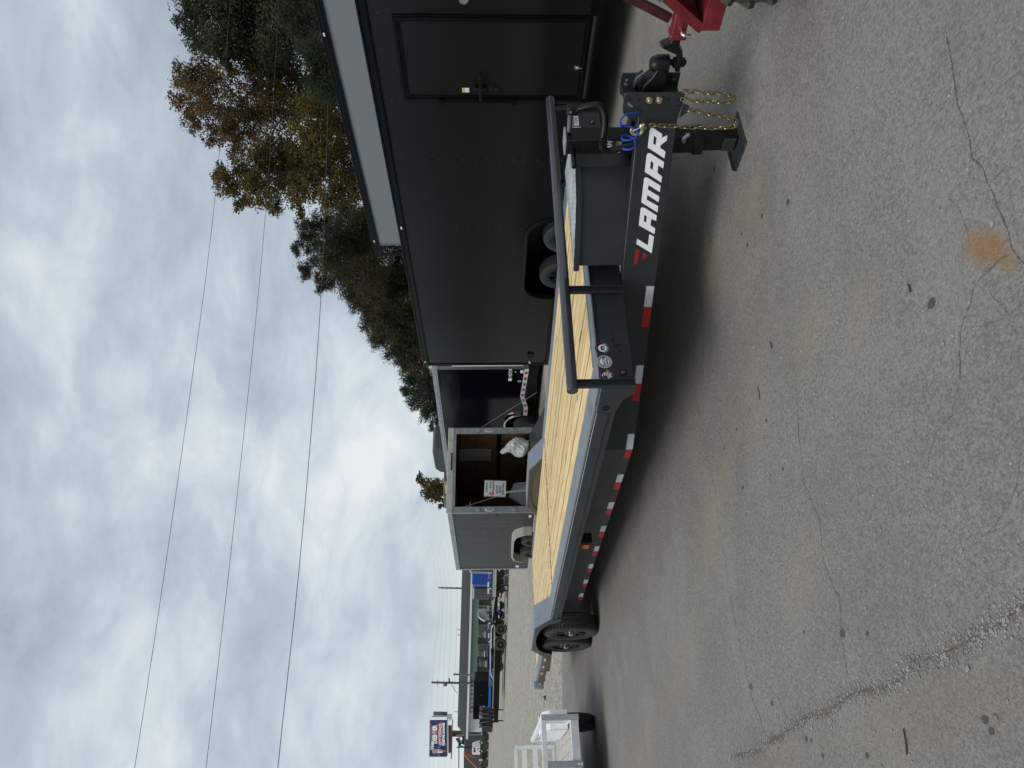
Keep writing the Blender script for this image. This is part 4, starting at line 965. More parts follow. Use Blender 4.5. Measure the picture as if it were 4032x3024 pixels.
# in CT: x = -s (towards the front), y = depth, outer face of the side wall at y = 0
def cx(mb):   # build with (s, depth, z) then convert
    mb.v = [Vector((-p.x, p.y, p.z)) for p in mb.v]; return mb
def wall_panel(root, a, b, z0, z1, skin, arch=None, th=0.02, y=0.0):
    poly = [(a, z0)]
    if arch:
        A0, A1, zt = arch; r = 0.34
        def az(x):   # lower edge over the wheels: rounded box
            if x <= A0 or x >= A1: return z0
            d = min(x - A0, A1 - x)
            return zt if d >= r else z0 + (zt - z0) * math.sqrt(max(0, 1 - ((r - d) / r) ** 2)) ** 0.8
        xs_ = [x for x in [A0 + (A1 - A0) * k / 48 for k in range(49)] if a < x < b]
        lo = [(a, az(a))] + [(x, az(x)) for x in xs_] + [(b, az(b))]
        if a < A0 < b: lo = [p for p in lo if p[0] < A0] + [(A0 - 0.001, z0)] + [p for p in lo if p[0] >= A0]
        if a < A1 < b: lo = [p for p in lo if p[0] <= A1] + [(A1 + 0.001, z0)] + [p for p in lo if p[0] > A1]
        poly = lo
    else: poly = [(a, z0), (b, z0)]
    poly += [(b, z1), (a, z1)]
    return cx(MB().prism(poly, 'y', y, y + th)).build('wall_panel', skin, root, 0.0015, smooth=False)
SE = [-1.6, -0.4, 0.165, 1.215, 2.124, 3.458, 4.822, 6.161, 7.50]
ARCH = (3.27, 5.17, 0.955)
for a, b in zip(SE[:-1], SE[1:]):
    if a == 0.165: wall_panel(CT, a, b, 2.44, 2.67, CARGO); continue
    wall_panel(CT, a + 0.0012, b - 0.0012, 0.47, 2.67, CARGO, ARCH if b > 3.3 and a < 5.2 else None)
scr = MB()
for sx in (2.135, 3.470, 4.834, 6.173, 0.150, 1.228):
    z = 0.60
    while z < 2.62:
        if not (sx < 1.3 and z < 2.46) and not (3.3 < sx < 5.2 and z < 1.0): scr.ball((sx, -0.001, z), 0.0042, 5)
        z += 0.152
stuff(cx(scr).build('wall_screws', mat('grey_screw', (0.25, 0.25, 0.25), 0.4, 0.5), CT))
# body behind the skin: floor, roof, ends, far side, wheel boxes
cx(MB().bx(-1.6, 7.5, 0.03, 2.52, 0.44, 0.47)).build('floor', BLACKP, CT)
cx(MB().bx(-1.6, 7.5, 0.005, 2.55, 2.74, 2.775)).build('roof', mat('white_roof', (0.6, 0.62, 0.62), 0.5), CT)
cx(MB().bx(7.475, 7.50, 0.021, 2.53, 0.47, 2.66)).build('rear_door', CARGO, CT, 0.002)
cx(MB().bx(-1.6, -1.575, 0.021, 2.53, 0.47, 2.66)).build('front_wall', CARGO, CT, 0.002)
cx(MB().bx(-1.6, 7.5, 2.531, 2.55, 0.47, 2.67)).build('far_wall', CARGO, CT)
for s0, s1 in ((-1.62, 1.30), (1.303, 7.52)):
    cx(MB().bx(s0, s1, -0.022, 0.03, 2.672, 2.752).bx(s0, s1, -0.030, 0.02, 2.685, 2.700).bx(s0, s1, -0.032, 0.05, 2.752, 2.776)).build('top_trim', TRIM, CT, 0.004)
for s0, s1 in ((-1.62, 0.163), (1.217, 3.268), (5.172, 7.52)):
    cx(MB().bx(s0, s1, -0.012, 0.03, 0.40, 0.488)).build('bottom_trim', TRIM, CT, 0.003)
cx(MB().bx(7.46, 7.525, -0.014, 0.03, 0.40, 2.67)).build('corner_trim', TRIM, CT, 0.004)
cx(MB().bx(3.24, 5.20, 0.45, 0.47, 0.10 + 0.30, 0.99).bx(3.24, 5.20, 0.021, 0.45, 0.965, 0.985)).build('wheel_box', BLACKP, CT)
fl = []
def rb(A0, A1, z0, zt, r, n=10):
    P = [(A0, z0)]
    P += [(A0 + r - r * math.cos(t), zt - r + r * math.sin(t)) for t in [math.pi / 2 * k / n for k in range(n + 1)]]
    P += [(A1 - r + r * math.sin(t), zt - r + r * math.cos(t)) for t in [math.pi / 2 * k / n for k in range(n + 1)]]
    return P + [(A1, z0)]
cx(MB().tube([(p[0], -0.02, p[1]) for p in rb(3.26, 5.18, 0.42, 0.975, 0.36)], 0.030, 8)).build('fender_flare', TRIM, CT)
for s in (3.76, 4.70):
    w = add_wheel(CT, (-s, 0.15, 0.362), 0.365, 0.21, flip=False, hub=True, blocks=56)
for s in (3.76, 4.70):
    w = add_wheel(CT, (-s, 2.40, 0.362), 0.365, 0.21, flip=True, hub=True, blocks=56)
# side door
dr = cx(MB().bx(0.205, 1.175, -0.004, 0.030, 0.52, 2.39)).build('door', CARGO, CT, 0.003)
f = MB()
for (a, b, c, d) in ((0.165, 0.235, 0.455, 2.445), (1.145, 1.215, 0.455, 2.445)): f.bx(a, b, -0.018, 0.032, c, d)
for (c, d) in ((0.455, 0.525), (2.375, 2.445)): f.bx(0.235, 1.145, -0.018, 0.032, c, d)
for (a, b, c, d) in ((0.185, 0.203, 0.475, 2.425), (1.177, 1.195, 0.475, 2.425)): f.bx(a, b, -0.030, -0.018, c, d)
for (c, d) in ((0.475, 0.493), (2.407, 2.425)): f.bx(0.203, 1.177, -0.030, -0.018, c, d)
cx(f).build('door_frame', TRIM, dr, 0.003)
cx(MB().cyl((1.200, -0.05, 1.19), (1.200, -0.05, 2.04), 0.012, 10).bx(1.17, 1.235, -0.06, -0.018, 1.99, 2.06).bx(1.17, 1.235, -0.06, -0.018, 1.17, 1.24)).build('cam_bar', TRIM, dr, 0.003)
cx(MB().bar((1.20, -0.055, 1.585), (0.83, -0.060, 1.58), 0.012, 0.03).bx(1.00, 1.035, -0.065, -0.004, 1.52, 1.65)).build('bar_lever', BLACKP, dr, 0.004)
cx(MB().bx(1.00, 1.09, -0.016, -0.004, 1.375, 1.495).bx(1.02, 1.07, -0.024, -0.016, 1.40, 1.47)).build('latch', BLACKP, dr, 0.004)
cx(MB().cyl((1.045, -0.026, 1.405), (1.045, -0.020, 1.405), 0.011, 14).cyl((1.035, -0.026, 1.465), (1.035, -0.020, 1.465), 0.008, 14)).build('latch_key', CHROME, dr)
cx(MB().bx(0.735, 0.80, -0.014, -0.004, 0.50, 0.525).bx(0.745, 0.79, -0.022, -0.004, 0.530, 0.575).cyl((0.767, -0.022, 0.50), (0.767, -0.03, 0.56), 0.008, 8)).build('hasp', CHROME, dr, 0.002)
cx(MB().bx(1.045, 1.105, -0.0055, -0.004, 1.71, 1.785)).build('warning_label', WHITE, dr)
cx(MB().bx(1.047, 1.103, -0.0065, -0.0055, 1.757, 1.783)).build('label_band', mat('label_yellow', (0.75, 0.5, 0.05), 0.5), dr)
for z in (0.80, 1.45, 2.15):
    cx(MB().cyl((0.178, -0.036, z - 0.09), (0.178, -0.036, z + 0.09), 0.010, 10)).build('hinge', TRIM, dr)
cx(MB().cyl((0.01, -0.001, 1.73), (0.01, -0.0035, 1.73), 0.045, 28)).build('sticker', mat('muted_sticker', (0.25, 0.23, 0.22), 0.4, var=0.6, vscale=30), CT)
for s, z in ((3.40, 2.722), (7.33, 2.735)):
    cx(MB().bx(s - 0.028, s + 0.028, -0.040, -0.030, z - 0.012, z + 0.012)).build('clearance_light', CLEAR, CT, 0.005)
for s, z in ((7.42, 0.76),): cx(MB().cyl((s, -0.02, z), (s, 0, z), 0.02, 12)).build('clearance_light', CLEAR, CT)
cx(MB().prism([(7.05, 0.70), (7.20, 0.70), (7.25, 0.76), (7.20, 0.82), (7.05, 0.82)], 'y', -0.03, 0)).build('side_vent', TRIM, CT, 0.006)
cx(MB().bx(-3.2, -1.62, 1.22, 1.34, 0.42, 0.52)).build('tongue', BLACKP, CT)

# ------------------------------------------------------------------ silver-grey trailer standing behind it
SO = CO + CN * 3.30
ST = thing('cargo_trailer', 'taller silver-grey enclosed trailer behind the charcoal one, black roof trim', 'cargo trailer', SO, axes(-CD, CN, Vector((0, 0, 1))))
for a, b in ((-1.0, 0.7), (0.7, 1.95), (1.95, 3.20), (3.20, 4.41), (4.41, 5.63), (5.63, 6.87), (6.87, 8.10)):
    wall_panel(ST, a + 0.0002, b - 0.0002, 0.55, 3.92, SILV)
sc2 = MB()
for sx in (1.96, 3.21, 4.42, 5.64, 6.88):
    for k in range(14): sc2.ball((sx, -0.001, 1.2 + k * 0.19), 0.007, 5)
stuff(cx(sc2).build('wall_screws', mat('grey_screw', (0.25, 0.25, 0.25), 0.4, 0.5), ST))
cx(MB().bx(-1.0, 8.39, -0.03, 0.04, 3.915, 4.02).bx(-1.0, 8.39, -0.045, 0.04, 3.96, 3.975).bx(-1.0, 8.39, -0.04, 0.1, 4.02, 4.045)).build('top_trim', TRIM, ST, 0.004)
cx(MB().bx(-1.0, 8.12, 0.0, 2.55, 3.99, 4.03)).build('roof', mat('white_roof', (0.6, 0.62, 0.62), 0.5), ST)
cx(MB().bx(8.07, 8.10, 0.021, 2.53, 0.55, 3.91)).build('rear_door', SILV, ST)
cx(MB().bx(-1.0, -0.97, 0.021, 2.53, 0.55, 3.91)).build('front_wall', SILV, ST)
cx(MB().bx(-1.0, 8.10, 2.531, 2.55, 0.55, 3.92)).build('far_wall', SILV, ST)
cx(MB().bx(-1.0, 8.10, 0.03, 2.52, 0.50, 0.55)).build('floor', BLACKP, ST)
cx(MB().prism([(8.10, 3.91), (8.38, 3.91), (8.30, 3.87), (8.20, 3.79), (8.10, 3.70)], 'y', 0.0, 0.04)).build('rear_canopy', TRIM, ST, 0.004)
cx(MB().bx(8.08, 8.115, -0.012, 0.03, 0.5, 3.92)).build('corner_trim', STEEL, ST, 0.003)
for s in (2.885, 7.92): cx(MB().bx(s - 0.03, s + 0.03, -0.055, -0.04, 3.985, 4.012)).build('clearance_light', CLEAR, ST, 0.005)
for s in (4.9, 5.85):
    add_wheel(ST, (-s, 0.15, 0.37), 0.37, 0.22, blocks=56); add_wheel(ST, (-s, 2.40, 0.37), 0.37, 0.22, flip=True, blocks=56)

# ------------------------------------------------------------------ navy trailer (lettered side) further back
ET = thing('cargo_trailer', 'glossy navy enclosed trailer with red and white reflective strip, behind the open trailer', 'cargo trailer', (-13.2, 7.4, 0))
def ex(mb):   # build in world, store relative
    mb.v = [p - Vector((-13.2, 7.4, 0)) for p in mb.v]; return mb
EZ = 0.52
for a, b in ((-13.25, -14.5), (-14.5, -16.0), (-16.0, -17.5), (-17.5, -19.0), (-19.0, -20.6), (-20.6, -22.6)):
    poly = [(a, EZ), (b, EZ), (b, 3.02), (a, 3.02)]
    if a == -14.5: poly = [(-14.5, EZ + 0.03), (-14.8, EZ + 0.09), (-15.46, EZ - 0.03), (-15.9, EZ - 0.03), (-15.92, 0.9), (-16.0, 1.0), (-16.0, 3.02), (-14.5, 3.02)]
    if a == -16.0: poly = [(-16.0, 1.0), (-16.2, 1.1), (-16.8, 1.1), (-17.0, 1.0), (-17.1, EZ), (-17.5, EZ), (-17.5, 3.02), (-16.0, 3.02)]
    ex(MB().prism(poly, 'y', 7.40, 7.42)).build('wall_panel', NAVY, ET, smooth=False)
ex(MB().bx(-22.7, -13.16, 7.37, 7.43, 3.02, 3.17).bx(-22.7, -13.16, 7.36, 7.43, 3.07, 3.085)).build('roof_trim', ALUD, ET, 0.006)
ex(MB().bx(-22.7, -13.16, 7.43, 9.85, 3.05, 3.12)).build('roof', mat('white_roof', (0.6, 0.62, 0.62), 0.5), ET)
ex(MB().bx(-22.6, -13.25, 7.42, 9.8, 0.42, 0.50)).build('floor', BLACKP, ET)
ex(MB().bx(-22.5, -13.3, 7.7, 9.6, 0.12, 0.418)).build('chassis', BLACKP, ET)  # black box put in for the dark shadow beneath the trailer
ex(MB().bx(-22.6, -22.57, 7.43, 9.8, 0.5, 3.03)).build('front_wall', NAVY, ET)
ex(MB().bx(-13.28, -13.25, 7.43, 9.8, 0.5, 3.03)).build('rear_wall', NAVY, ET)
ex(MB().bx(-22.6, -13.25, 9.79, 9.82, 0.5, 3.03)).build('far_wall', NAVY, ET)
ex(MB().bx(-13.27, -13.16, 7.365, 7.43, 0.44, 3.02)).build('corner_post', STEEL, ET, 0.01)
ex(MB().prism([(-13.12, 0.60), (-13.10, 0.6), (-13.02, 2.6), (-13.12, 2.6)], 'y', 7.38, 7.44)).build('ramp_edge', ALU, ET)
strip = [(-13.28, 0.43), (-14.79, 0.51), (-15.46, 0.38), (-15.97, 0.38), (-15.97, 0.50), (-15.46, 0.50), (-14.81, 0.63), (-13.28, 0.55)]
ex(MB().prism(strip, 'y', 7.375, 7.398)).build('reflective_strip', WHT, ET)
def spz(x): return 0.49 + (x + 13.28) * -0.0532 if x > -14.8 else (0.571 + (x + 14.8) * 0.197 if x > -15.46 else 0.44)
for x in (-13.40, -13.71, -14.02, -14.33, -14.64, -14.95, -15.26, -15.62):
    z = spz(x); z2 = spz(x - 0.13)
    ex(MB().prism([(x, z - 0.036), (x - 0.15, z2 - 0.036), (x - 0.15, z2 + 0.036), (x, z + 0.036)], 'y', 7.371, 7.376)).build('red_reflector', REDT, ET)
o = obj('name_plate', shape_mesh('name_plate', [[(-0.31, -0.05), (0.31, -0.05), (0.31, 0.05), (-0.31, 0.05)]], WLET, 0.002), ET); place(o, (-0.42, -0.004, 0.955), (1, 0, 0.0), (0, 0, 1))
t = obj('plate_lettering', text_mesh('plate_lettering', 'EDGE', 0.125, BLKV, bold=0.004, ext=0.001, xs=1.45), o); t.location = (0.05, 0, 0.004)
ex(MB().lathe([(-0.012, 0.001), (-0.02, 0.035), (-0.012, 0.05), (0, 0.055)], (-13.97, 7.40, 0.68), 'y', 24)).build('round_light', CHROME, ET)
ex(MB().bx(-13.52, -13.37, 7.396, 7.399, 0.58, 0.67)).build('sticker', WHITE, ET)
ex(MB().cyl((-13.45, 7.39, 0.80), (-13.45, 7.40, 0.80), 0.022, 12)).build('small_lamp', ALU, ET)
ft = [(-16.50 + 0.62 * math.cos(t), 0.56 + 0.56 * math.sin(t)) for t in [0.0 + math.pi * k / 20 for k in range(21)]]
fm = MB()
for (xa, za), (xb, zb) in zip(ft[:-1], ft[1:]): fm.add([(xa, 7.31, za), (xb, 7.31, zb), (xb, 7.41, zb), (xa, 7.41, za), (xa, 7.31, za - 0.05), (xb, 7.31, zb - 0.05)], [(0, 1, 2, 3), (0, 4, 5, 1)])
ex(fm).build('fender', CHROME, ET)
for x in (-16.48, -17.35):
    add_wheel(ET, (x + 13.2, -0.10, 0.40), 0.40, 0.23, blocks=40); add_wheel(ET, (x + 13.2, 2.3, 0.40), 0.40, 0.23, flip=True, blocks=40)
rbx = MB().prism([(-20.15, 3.12), (-20.15, 3.62), (-20.4, 3.72), (-21.9, 3.72), (-22.2, 3.55), (-22.3, 3.12)], 'y', 8.3, 9.3)
ex(rbx).build('air_conditioner', mat('dark_grey_shell', (0.035, 0.038, 0.041), 0.5), ET, 0.05)
ex(MB().prism([(-22.5, 3.0), (-22.5, 3.42), (-23.6, 3.46), (-24.0, 3.30), (-24.0, 3.0)], 'y', 7.4, 8.6)).build('nose_cap', GREYB, ET, 0.03)

# ------------------------------------------------------------------ grey trailer with its rear open
GT = thing('open_cargo_trailer', 'weathered grey enclosed trailer with its rear ramp lowered and plywood inside', 'cargo trailer', (-13.4, 3.16, 0))
def gx(mb): mb.v = [p - Vector((-13.4, 3.16, 0)) for p in mb.v]; return mb
Y0, Y1, X0, X1, Z0, Z1 = 3.16, 5.55, -18.1, -13.40, 0.46, 2.62
for a, b in ((-13.42, -14.3), (-14.3, -15.45), (-15.45, -16.75), (-16.75, -18.1)):
    zz = Z0
    poly = [(a, zz), (b, zz), (b, 2.5), (a, 2.5)]
    if a == -14.3: poly = [(-14.3, zz), (-14.5, zz), (-14.52, 0.7), (-14.75, 0.88), (-15.45, 0.90), (-15.45, 2.5), (-14.3, 2.5)]
    if a == -15.45: poly = [(-15.45, 0.90), (-16.5, 0.88), (-16.72, 0.7), (-16.74, zz), (-16.75, zz), (-16.75, 2.5), (-15.45, 2.5)]
    gx(MB().prism(poly, 'y', Y0, Y0 + 0.02)).build('wall_panel', GREYT, GT, smooth=False)
sc3 = MB()
for x in (-13.75, -14.05, -14.33, -14.8, -15.1, -15.47, -15.9, -16.3, -16.78, -17.2, -17.6):
    z = 1.0
    while z < 2.45: sc3.ball((x, Y0 - 0.001, z), 0.012, 5); z += 0.13 if x in (-14.33, -15.47, -16.78) else 0.36
stuff(gx(sc3).build('rivets', mat('pale_rivet', (0.25, 0.26, 0.26), 0.4, 0.6), GT))
gx(MB().bx(X0, X1, Y0 - 0.03, Y0 + 0.03, 2.5, 2.63)).build('top_rail', ALUD, GT, 0.01)
gx(MB().bx(X0 - 0.02, X0 + 0.05, Y0 - 0.025, Y0 + 0.03, Z0 - 0.03, 2.5)).build('front_corner', ALUD, GT, 0.01)
gx(MB().bx(X0, X1 - 0.02, Y1 - 0.02, Y1, Z0, 2.6)).build('far_wall', CARGO, GT)  # far skin coloured dark to darken its reflection in the navy trailer
gx(MB().bx(X0, X0 + 0.02, Y0 + 0.02, Y1 - 0.02, Z0, 2.6)).build('front_wall', GREYT, GT)
gx(MB().bx(X0, X1, Y0, Y1, 2.60, 2.63)).build('roof', ALUD, GT)
gx(MB().bx(X0, X1, Y0 + 0.02, Y1 - 0.02, 0.42, 0.47)).build('floor', PLY, GT)
gx(MB().bx(X1 - 0.02, X1 + 0.03, Y0 - 0.02, Y0 + 0.155, Z0 - 0.06, 2.50)).build('rear_post', ALUPL, GT, 0.01)
gx(MB().bx(X1 - 0.02, X1 + 0.03, Y1 - 0.155, Y1 + 0.02, Z0 - 0.06, 2.50)).build('rear_post', ALUPL, GT, 0.01)
gx(MB().bx(X1 - 0.02, X1 + 0.035, Y0 - 0.02, Y1 + 0.02, 2.505, 2.66)).build('rear_header', mat('cream_header', (0.52, 0.50, 0.45), 0.5, var=0.15), GT, 0.01)
gx(MB().bx(X1 - 0.02, X1 + 0.03, Y0 + 0.156, Y1 - 0.156, 2.44, 2.503)).build('inner_header', ALUPL, GT, 0.005)
gx(MB().bx(X1 + 0.036, X1 + 0.05, 4.32, 4.82, 2.53, 2.575)).build('brake_light', mat('dark_lens', (0.06, 0.025, 0.02), 0.3), GT, 0.005)
# plywood lining on the far side and the front
for a, b in ((-13.45, -14.62), (-14.64, -15.84), (-15.86, -17.06), (-17.08, -18.05)):
    for z0, z1 in ((0.48, 1.33), (1.345, 1.95), (1.965, 2.58)):
        gx(MB().bx(b, a, Y1 - 0.035, Y1 - 0.022, z0, z1)).build('plywood_sheet', PLY, GT)
for a, b in ((3.19, 4.35), (4.36, 5.51)): gx(MB().bx(X0 + 0.022, X0 + 0.035, a, b, 0.48, 2.58)).build('plywood_sheet', PLY, GT)
gx(MB().bx(-17.9, -13.5, Y1 - 0.05, Y1 - 0.036, 1.24, 1.36)).build('tie_rail', BLACKP, GT)
gx(MB().bar((-17.9, Y1 - 0.12, 0.56), (-13.5, Y1 - 0.05, 0.60), 0.03, 0.09)).build('skirting', PLY, GT)
for y in (Y0 + 0.07, Y1 - 0.07):
    m_ = MB().prism([(y + 0.055 * math.cos(t), 1.56 + 0.115 * math.sin(t)) for t in [2 * math.pi * k / 20 for k in range(20)]], 'x', X1 + 0.030, X1 + 0.045); gx(m_).build('tail_light', ALU, GT, 0.006)
    m_ = MB()
    for k in range(6): m_.bx(X1 + 0.046, X1 + 0.050, y - 0.038, y + 0.038, 1.475 + k * 0.03, 1.492 + k * 0.03)
    stuff(gx(m_).build('light_ribs', GREYB, GT))
    for z in (0.95, 1.85):
        gx(MB().bx(X1 + 0.030, X1 + 0.06, y - 0.05, y + 0.05, z - 0.05, z + 0.05)).build('hinge', ALUD, GT, 0.008)
# lowered ramp resting towards the ground
gx(MB().add([(X1 + 0.04, 3.34, 0.46), (X1 + 0.04, 5.38, 0.46), (X1 + 1.9, 5.38, 0.05), (X1 + 1.9, 3.34, 0.05), (X1 + 0.04, 3.34, 0.41), (X1 + 0.04, 5.38, 0.41), (X1 + 1.9, 5.38, 0.005), (X1 + 1.9, 3.34, 0.005)], [(0, 1, 2, 3), (7, 6, 5, 4), (0, 4, 5, 1), (1, 5, 6, 2), (2, 6, 7, 3), (3, 7, 4, 0)])).build('ramp_door', GREYT, GT)
for y in (3.30, 5.42):
    gx(MB().tube([(X1 + 0.02, y, 2.0 if y > 4 else 2.25), (X1 + 1.7, y + (0.25 if y > 4 else 0.0), 0.35 if y > 4 else 0.12)], 0.005, 6)).build('ramp_cable', STEEL, GT)
# tandem fender and wheels
f2 = MB(); pr = [(-14.42, 0.46), (-14.46, 0.68), (-14.66, 0.90), (-14.95, 0.97), (-16.3, 0.97), (-16.58, 0.90), (-16.78, 0.68), (-16.82, 0.46)]
for (xa, za), (xb, zb) in zip(pr[:-1], pr[1:]): f2.add([(xa, 2.92, za), (xb, 2.92, zb), (xb, 3.16, zb), (xa, 3.16, za), (xa, 2.92, za - 0.05), (xb, 2.92, zb - 0.05)], [(0, 1, 2, 3), (0, 4, 5, 1)])
gx(f2).build('fender', mat('cream_fender', (0.42, 0.40, 0.36), 0.55, var=0.15, bump=0.3, bscale=40), GT)
for x in (-15.12, -16.12):
    add_wheel(GT, (x + 13.4, -0.12, 0.36), 0.36, 0.20, blocks=40); add_wheel(GT, (x + 13.4, 2.5, 0.36), 0.36, 0.20, flip=True, blocks=40)
gx(MB().bx(-13.75, -13.6, Y0 - 0.012, Y0, 0.50, 0.56)).build('licence_plate', WHITE, GT)
gx(MB().bx(-17.98, -17.8, Y0 - 0.008, Y0, 0.70, 0.80)).build('side_reflector', WHITE, GT)
gx(MB().bx(-13.72, -13.5, Y0 - 0.02, Y0, 1.35, 1.40)).build('door_stay', BLACKP, GT, 0.004)
gx(MB().bx(-20.0, -18.1, 4.28, 4.42, 0.40, 0.50)).build('tongue', BLACKP, GT)

# things in and on the open trailer
SG = thing('sign', 'white sign with red octagon and dark red edges hanging in the open grey trailer', 'sign', (-13.25, 3.74, 1.42))
SX, SY = Vector((0.02, 0.998, -0.05)), Vector((0, 0.05, 0.998))
def sgn(mesh, dx, dy, dz, parent=SG):
    o = obj(mesh.name, mesh, parent); return place(o, SX * dx + SY * dy + SX.cross(SY) * dz, SX, SY)
sgn(shape_mesh('sign_panel', [[(-0.22, -0.275), (0.22, -0.275), (0.22, 0.275), (-0.22, 0.275)]], mat('sign_white', (0.62, 0.66, 0.64), 0.5, var=0.08), 0.006), 0, 0, 0)
for x in (-0.228, 0.228): sgn(shape_mesh('sign_edge', [[(x - 0.012, -0.28), (x + 0.012, -0.28), (x + 0.012, 0.28), (x - 0.012, 0.28)]], mat('maroon_edge', (0.10, 0.012, 0.025), 0.4), 0.012), 0, 0, 0.002)
for txt, x, y, sz in (('ATTENTION', 0.02, 0.215, 0.058), ('ONLY IN', 0.09, 0.12, 0.055), ('LOADING AREA', 0.06, 0.045, 0.05), ('DO NOT', -0.01, -0.05, 0.075), ('BLOCK', -0.01, -0.125, 0.08), ('ENTRY WAY', 0.0, -0.205, 0.075)):
    sgn(text_mesh('sign_lettering', txt, sz, BLKV, bold=0.001, ext=0.001, xs=0.8), x, y, 0.0085)
oc = [(0.062 * math.cos(math.pi / 8 + math.pi / 4 * k), 0.062 * math.sin(math.pi / 8 + math.pi / 4 * k)) for k in range(8)]
sgn(shape_mesh('octagon', [oc], REDPR, 0.001), -0.135, 0.085, 0.008)
sgn(text_mesh('octagon_lettering', 'STOP', 0.05, WLET, bold=0.001, ext=0.001, xs=0.85), -0.135, 0.085, 0.0105)
SP = tag(MB().cyl((-13.30, 3.72, 0.47), (-13.30, 3.66, 1.16), 0.025, 12).build('sign_post', ALUD), 'pale metal post below the hanging sign in the open trailer', 'post')
# woven bag: lumpy slumped sack
bg = MB().ball((0, 0, 0), 1.0, 44)
rb_ = random.Random(9)
for i, p in enumerate(bg.v):
    z = p.z; a = math.atan2(p.y, p.x); r = math.hypot(p.x, p.y)
    f_ = 1.0 + 0.16 * math.sin(2 * a + 5 * z) + 0.10 * abs(math.sin(5 * a - 7 * z)) + 0.07 * abs(math.sin(9 * a + 11 * z)) - 0.10 * abs(math.sin(4 * z + 2))
    w = (1.0 if z < -0.1 else 1.0 - 0.52 * (z + 0.1)) * f_
    bg.v[i] = Vector((p.x * w * 0.19, p.y * w * 0.25 - 0.13 * max(0, z) + 0.03 * math.sin(5 * z), (z if z > -0.75 else -0.75 + (z + 0.75) * 0.3) * 0.44))
for i, p in enumerate(bg.v):
    t_ = mnoise.turbulence(p * 7.0, 4, True); t2 = abs(mnoise.noise(p * 14.0 + Vector((3, 1, 7))))
    d_ = Vector((p.x, p.y + 0.06 * max(0, p.z), p.z * 0.4)); d_ = d_.normalized() if d_.length > 1e-5 else d_
    bg.v[i] = p + d_ * (0.055 * (t_ - 0.55) - 0.035 * t2)
o = bg.build('sack', BAG, None, 0, (-13.62, 5.12, 0.84)); tag(o, 'crumpled white woven sack in the doorway of the open grey trailer', 'sack')
o = MB().bx(-0.01, 0.01, -0.36, 0.36, -0.46, 0.46).build('whiteboard', BOARD, None, 0.004, (-14.9, 5.49, 1.98)); o.rotation_euler = (0, 0, math.pi / 2)
tag(o, 'grey-white board hung on the plywood inside the open trailer', 'board')
mk = MB()
for k in range(6): mk.bx(-0.3 + k * 0.1, -0.285 + k * 0.1, 0, 0.001, -0.2 + 0.05 * (k % 3), 0.25)
wm = stuff(mk.build('marker_lines', BLKV, o)); wm.rotation_euler = (0, 0, math.pi / 2); wm.location = (0.011, 0, 0)
gp = MB(); rg = random.Random(2)
for k in range(40):
    p = Vector((rg.gauss(0, 0.12), rg.gauss(0, 0.10), rg.uniform(0, 0.30))); d = Vector((rg.uniform(-1, 1), rg.uniform(-1, 1), rg.uniform(-0.3, 1))).normalized() * 0.10; s_ = d.cross(Vector((0.3, 0.5, 1))).normalized() * 0.035
    gp.add([p - d * 0.3, p + s_, p + d, p - s_], [(0, 1, 2, 3)])
o = gp.build('strap_heap', GREENL, None, 0, (-15.3, 4.45, 0.48)); tag(o, 'heap of dark green webbing on the floor of the open trailer', 'webbing')
o = MB().prism([(-0.35, 0), (0.35, 0), (0.30, 0.45), (-0.05, 0.60), (-0.35, 0.2)], 'x', -0.05, 0.05).build('folded_ramp', mat('grey_slab', (0.16, 0.17, 0.18), 0.5), None, 0.004, (-13.6, 3.72, 0.472)); tag(o, 'grey angular metal panel leaning just inside the open trailer', 'panel')
o = MB().bar((0, 0, 0), (0, 0.28, 0.02), 0.02, 0.03).build('orange_handle', ORANGE, None, 0, (-13.7, 3.30, 2.05)); tag(o, 'thin orange handle hanging high inside the open trailer', 'handle')
o = MB().bx(-0.6, 0, -0.05, 0.05, 0, 0.07).build('timber_offcut', LWOOD, None, 0.004, (-13.45, 4.0, 2.664)); tag(o, 'short pale timber offcut on the roof of the open trailer', 'timber')

# ------------------------------------------------------------------ aluminium utility trailer, lower left
UT = thing('utility_trailer', 'bright aluminium open utility trailer with ladder gate, cut off by the picture edge', 'utility trailer', (-6.83, -2.31, 0), axes(Vector((0, 1, 0)), Vector((-1, 0, 0)), Vector((0, 0, 1))))
fz = 0.44
MB().bx(-0.04, 0.035, -0.04, 0.0, 0.36, 0.86).build('corner_post', mat('brushed_post', (0.5, 0.51, 0.52), 0.45, 0.3, var=0.2, vscale=12), UT, 0.004)
MB().bx(-0.60, -0.52, -0.045, 0.0, 0.34, 0.80).build('end_post', ALUD, UT, 0.004)
MB().cyl((-0.56, -0.05, 0.40), (-0.56, -0.045, 0.40), 0.015, 12).cyl((-0.56, -0.05, 0.36), (-0.56, -0.045, 0.36), 0.015, 12).build('bolt_pair', ALU, UT)
UT.children[-1]['kind'] = 'stuff'
MB().bx(-1.62, -1.54, -0.045, 0.0, 0.36, 0.86).build('corner_post', ALUD, UT, 0.004)
rb5 = MB().bx(-1.54, -0.04, -0.02, 0.03, 0.365, 0.475)
for k in range(6): rb5.bx(-1.54, -0.04, -0.032, -0.02, 0.370 + k * 0.018, 0.380 + k * 0.018)
rb5.build('end_beam', ALU, UT, 0.002)
MB().bx(-1.62, 0.02, -0.035, 0.015, 0.80, 0.865).build('top_rail', ALU, UT, 0.006)
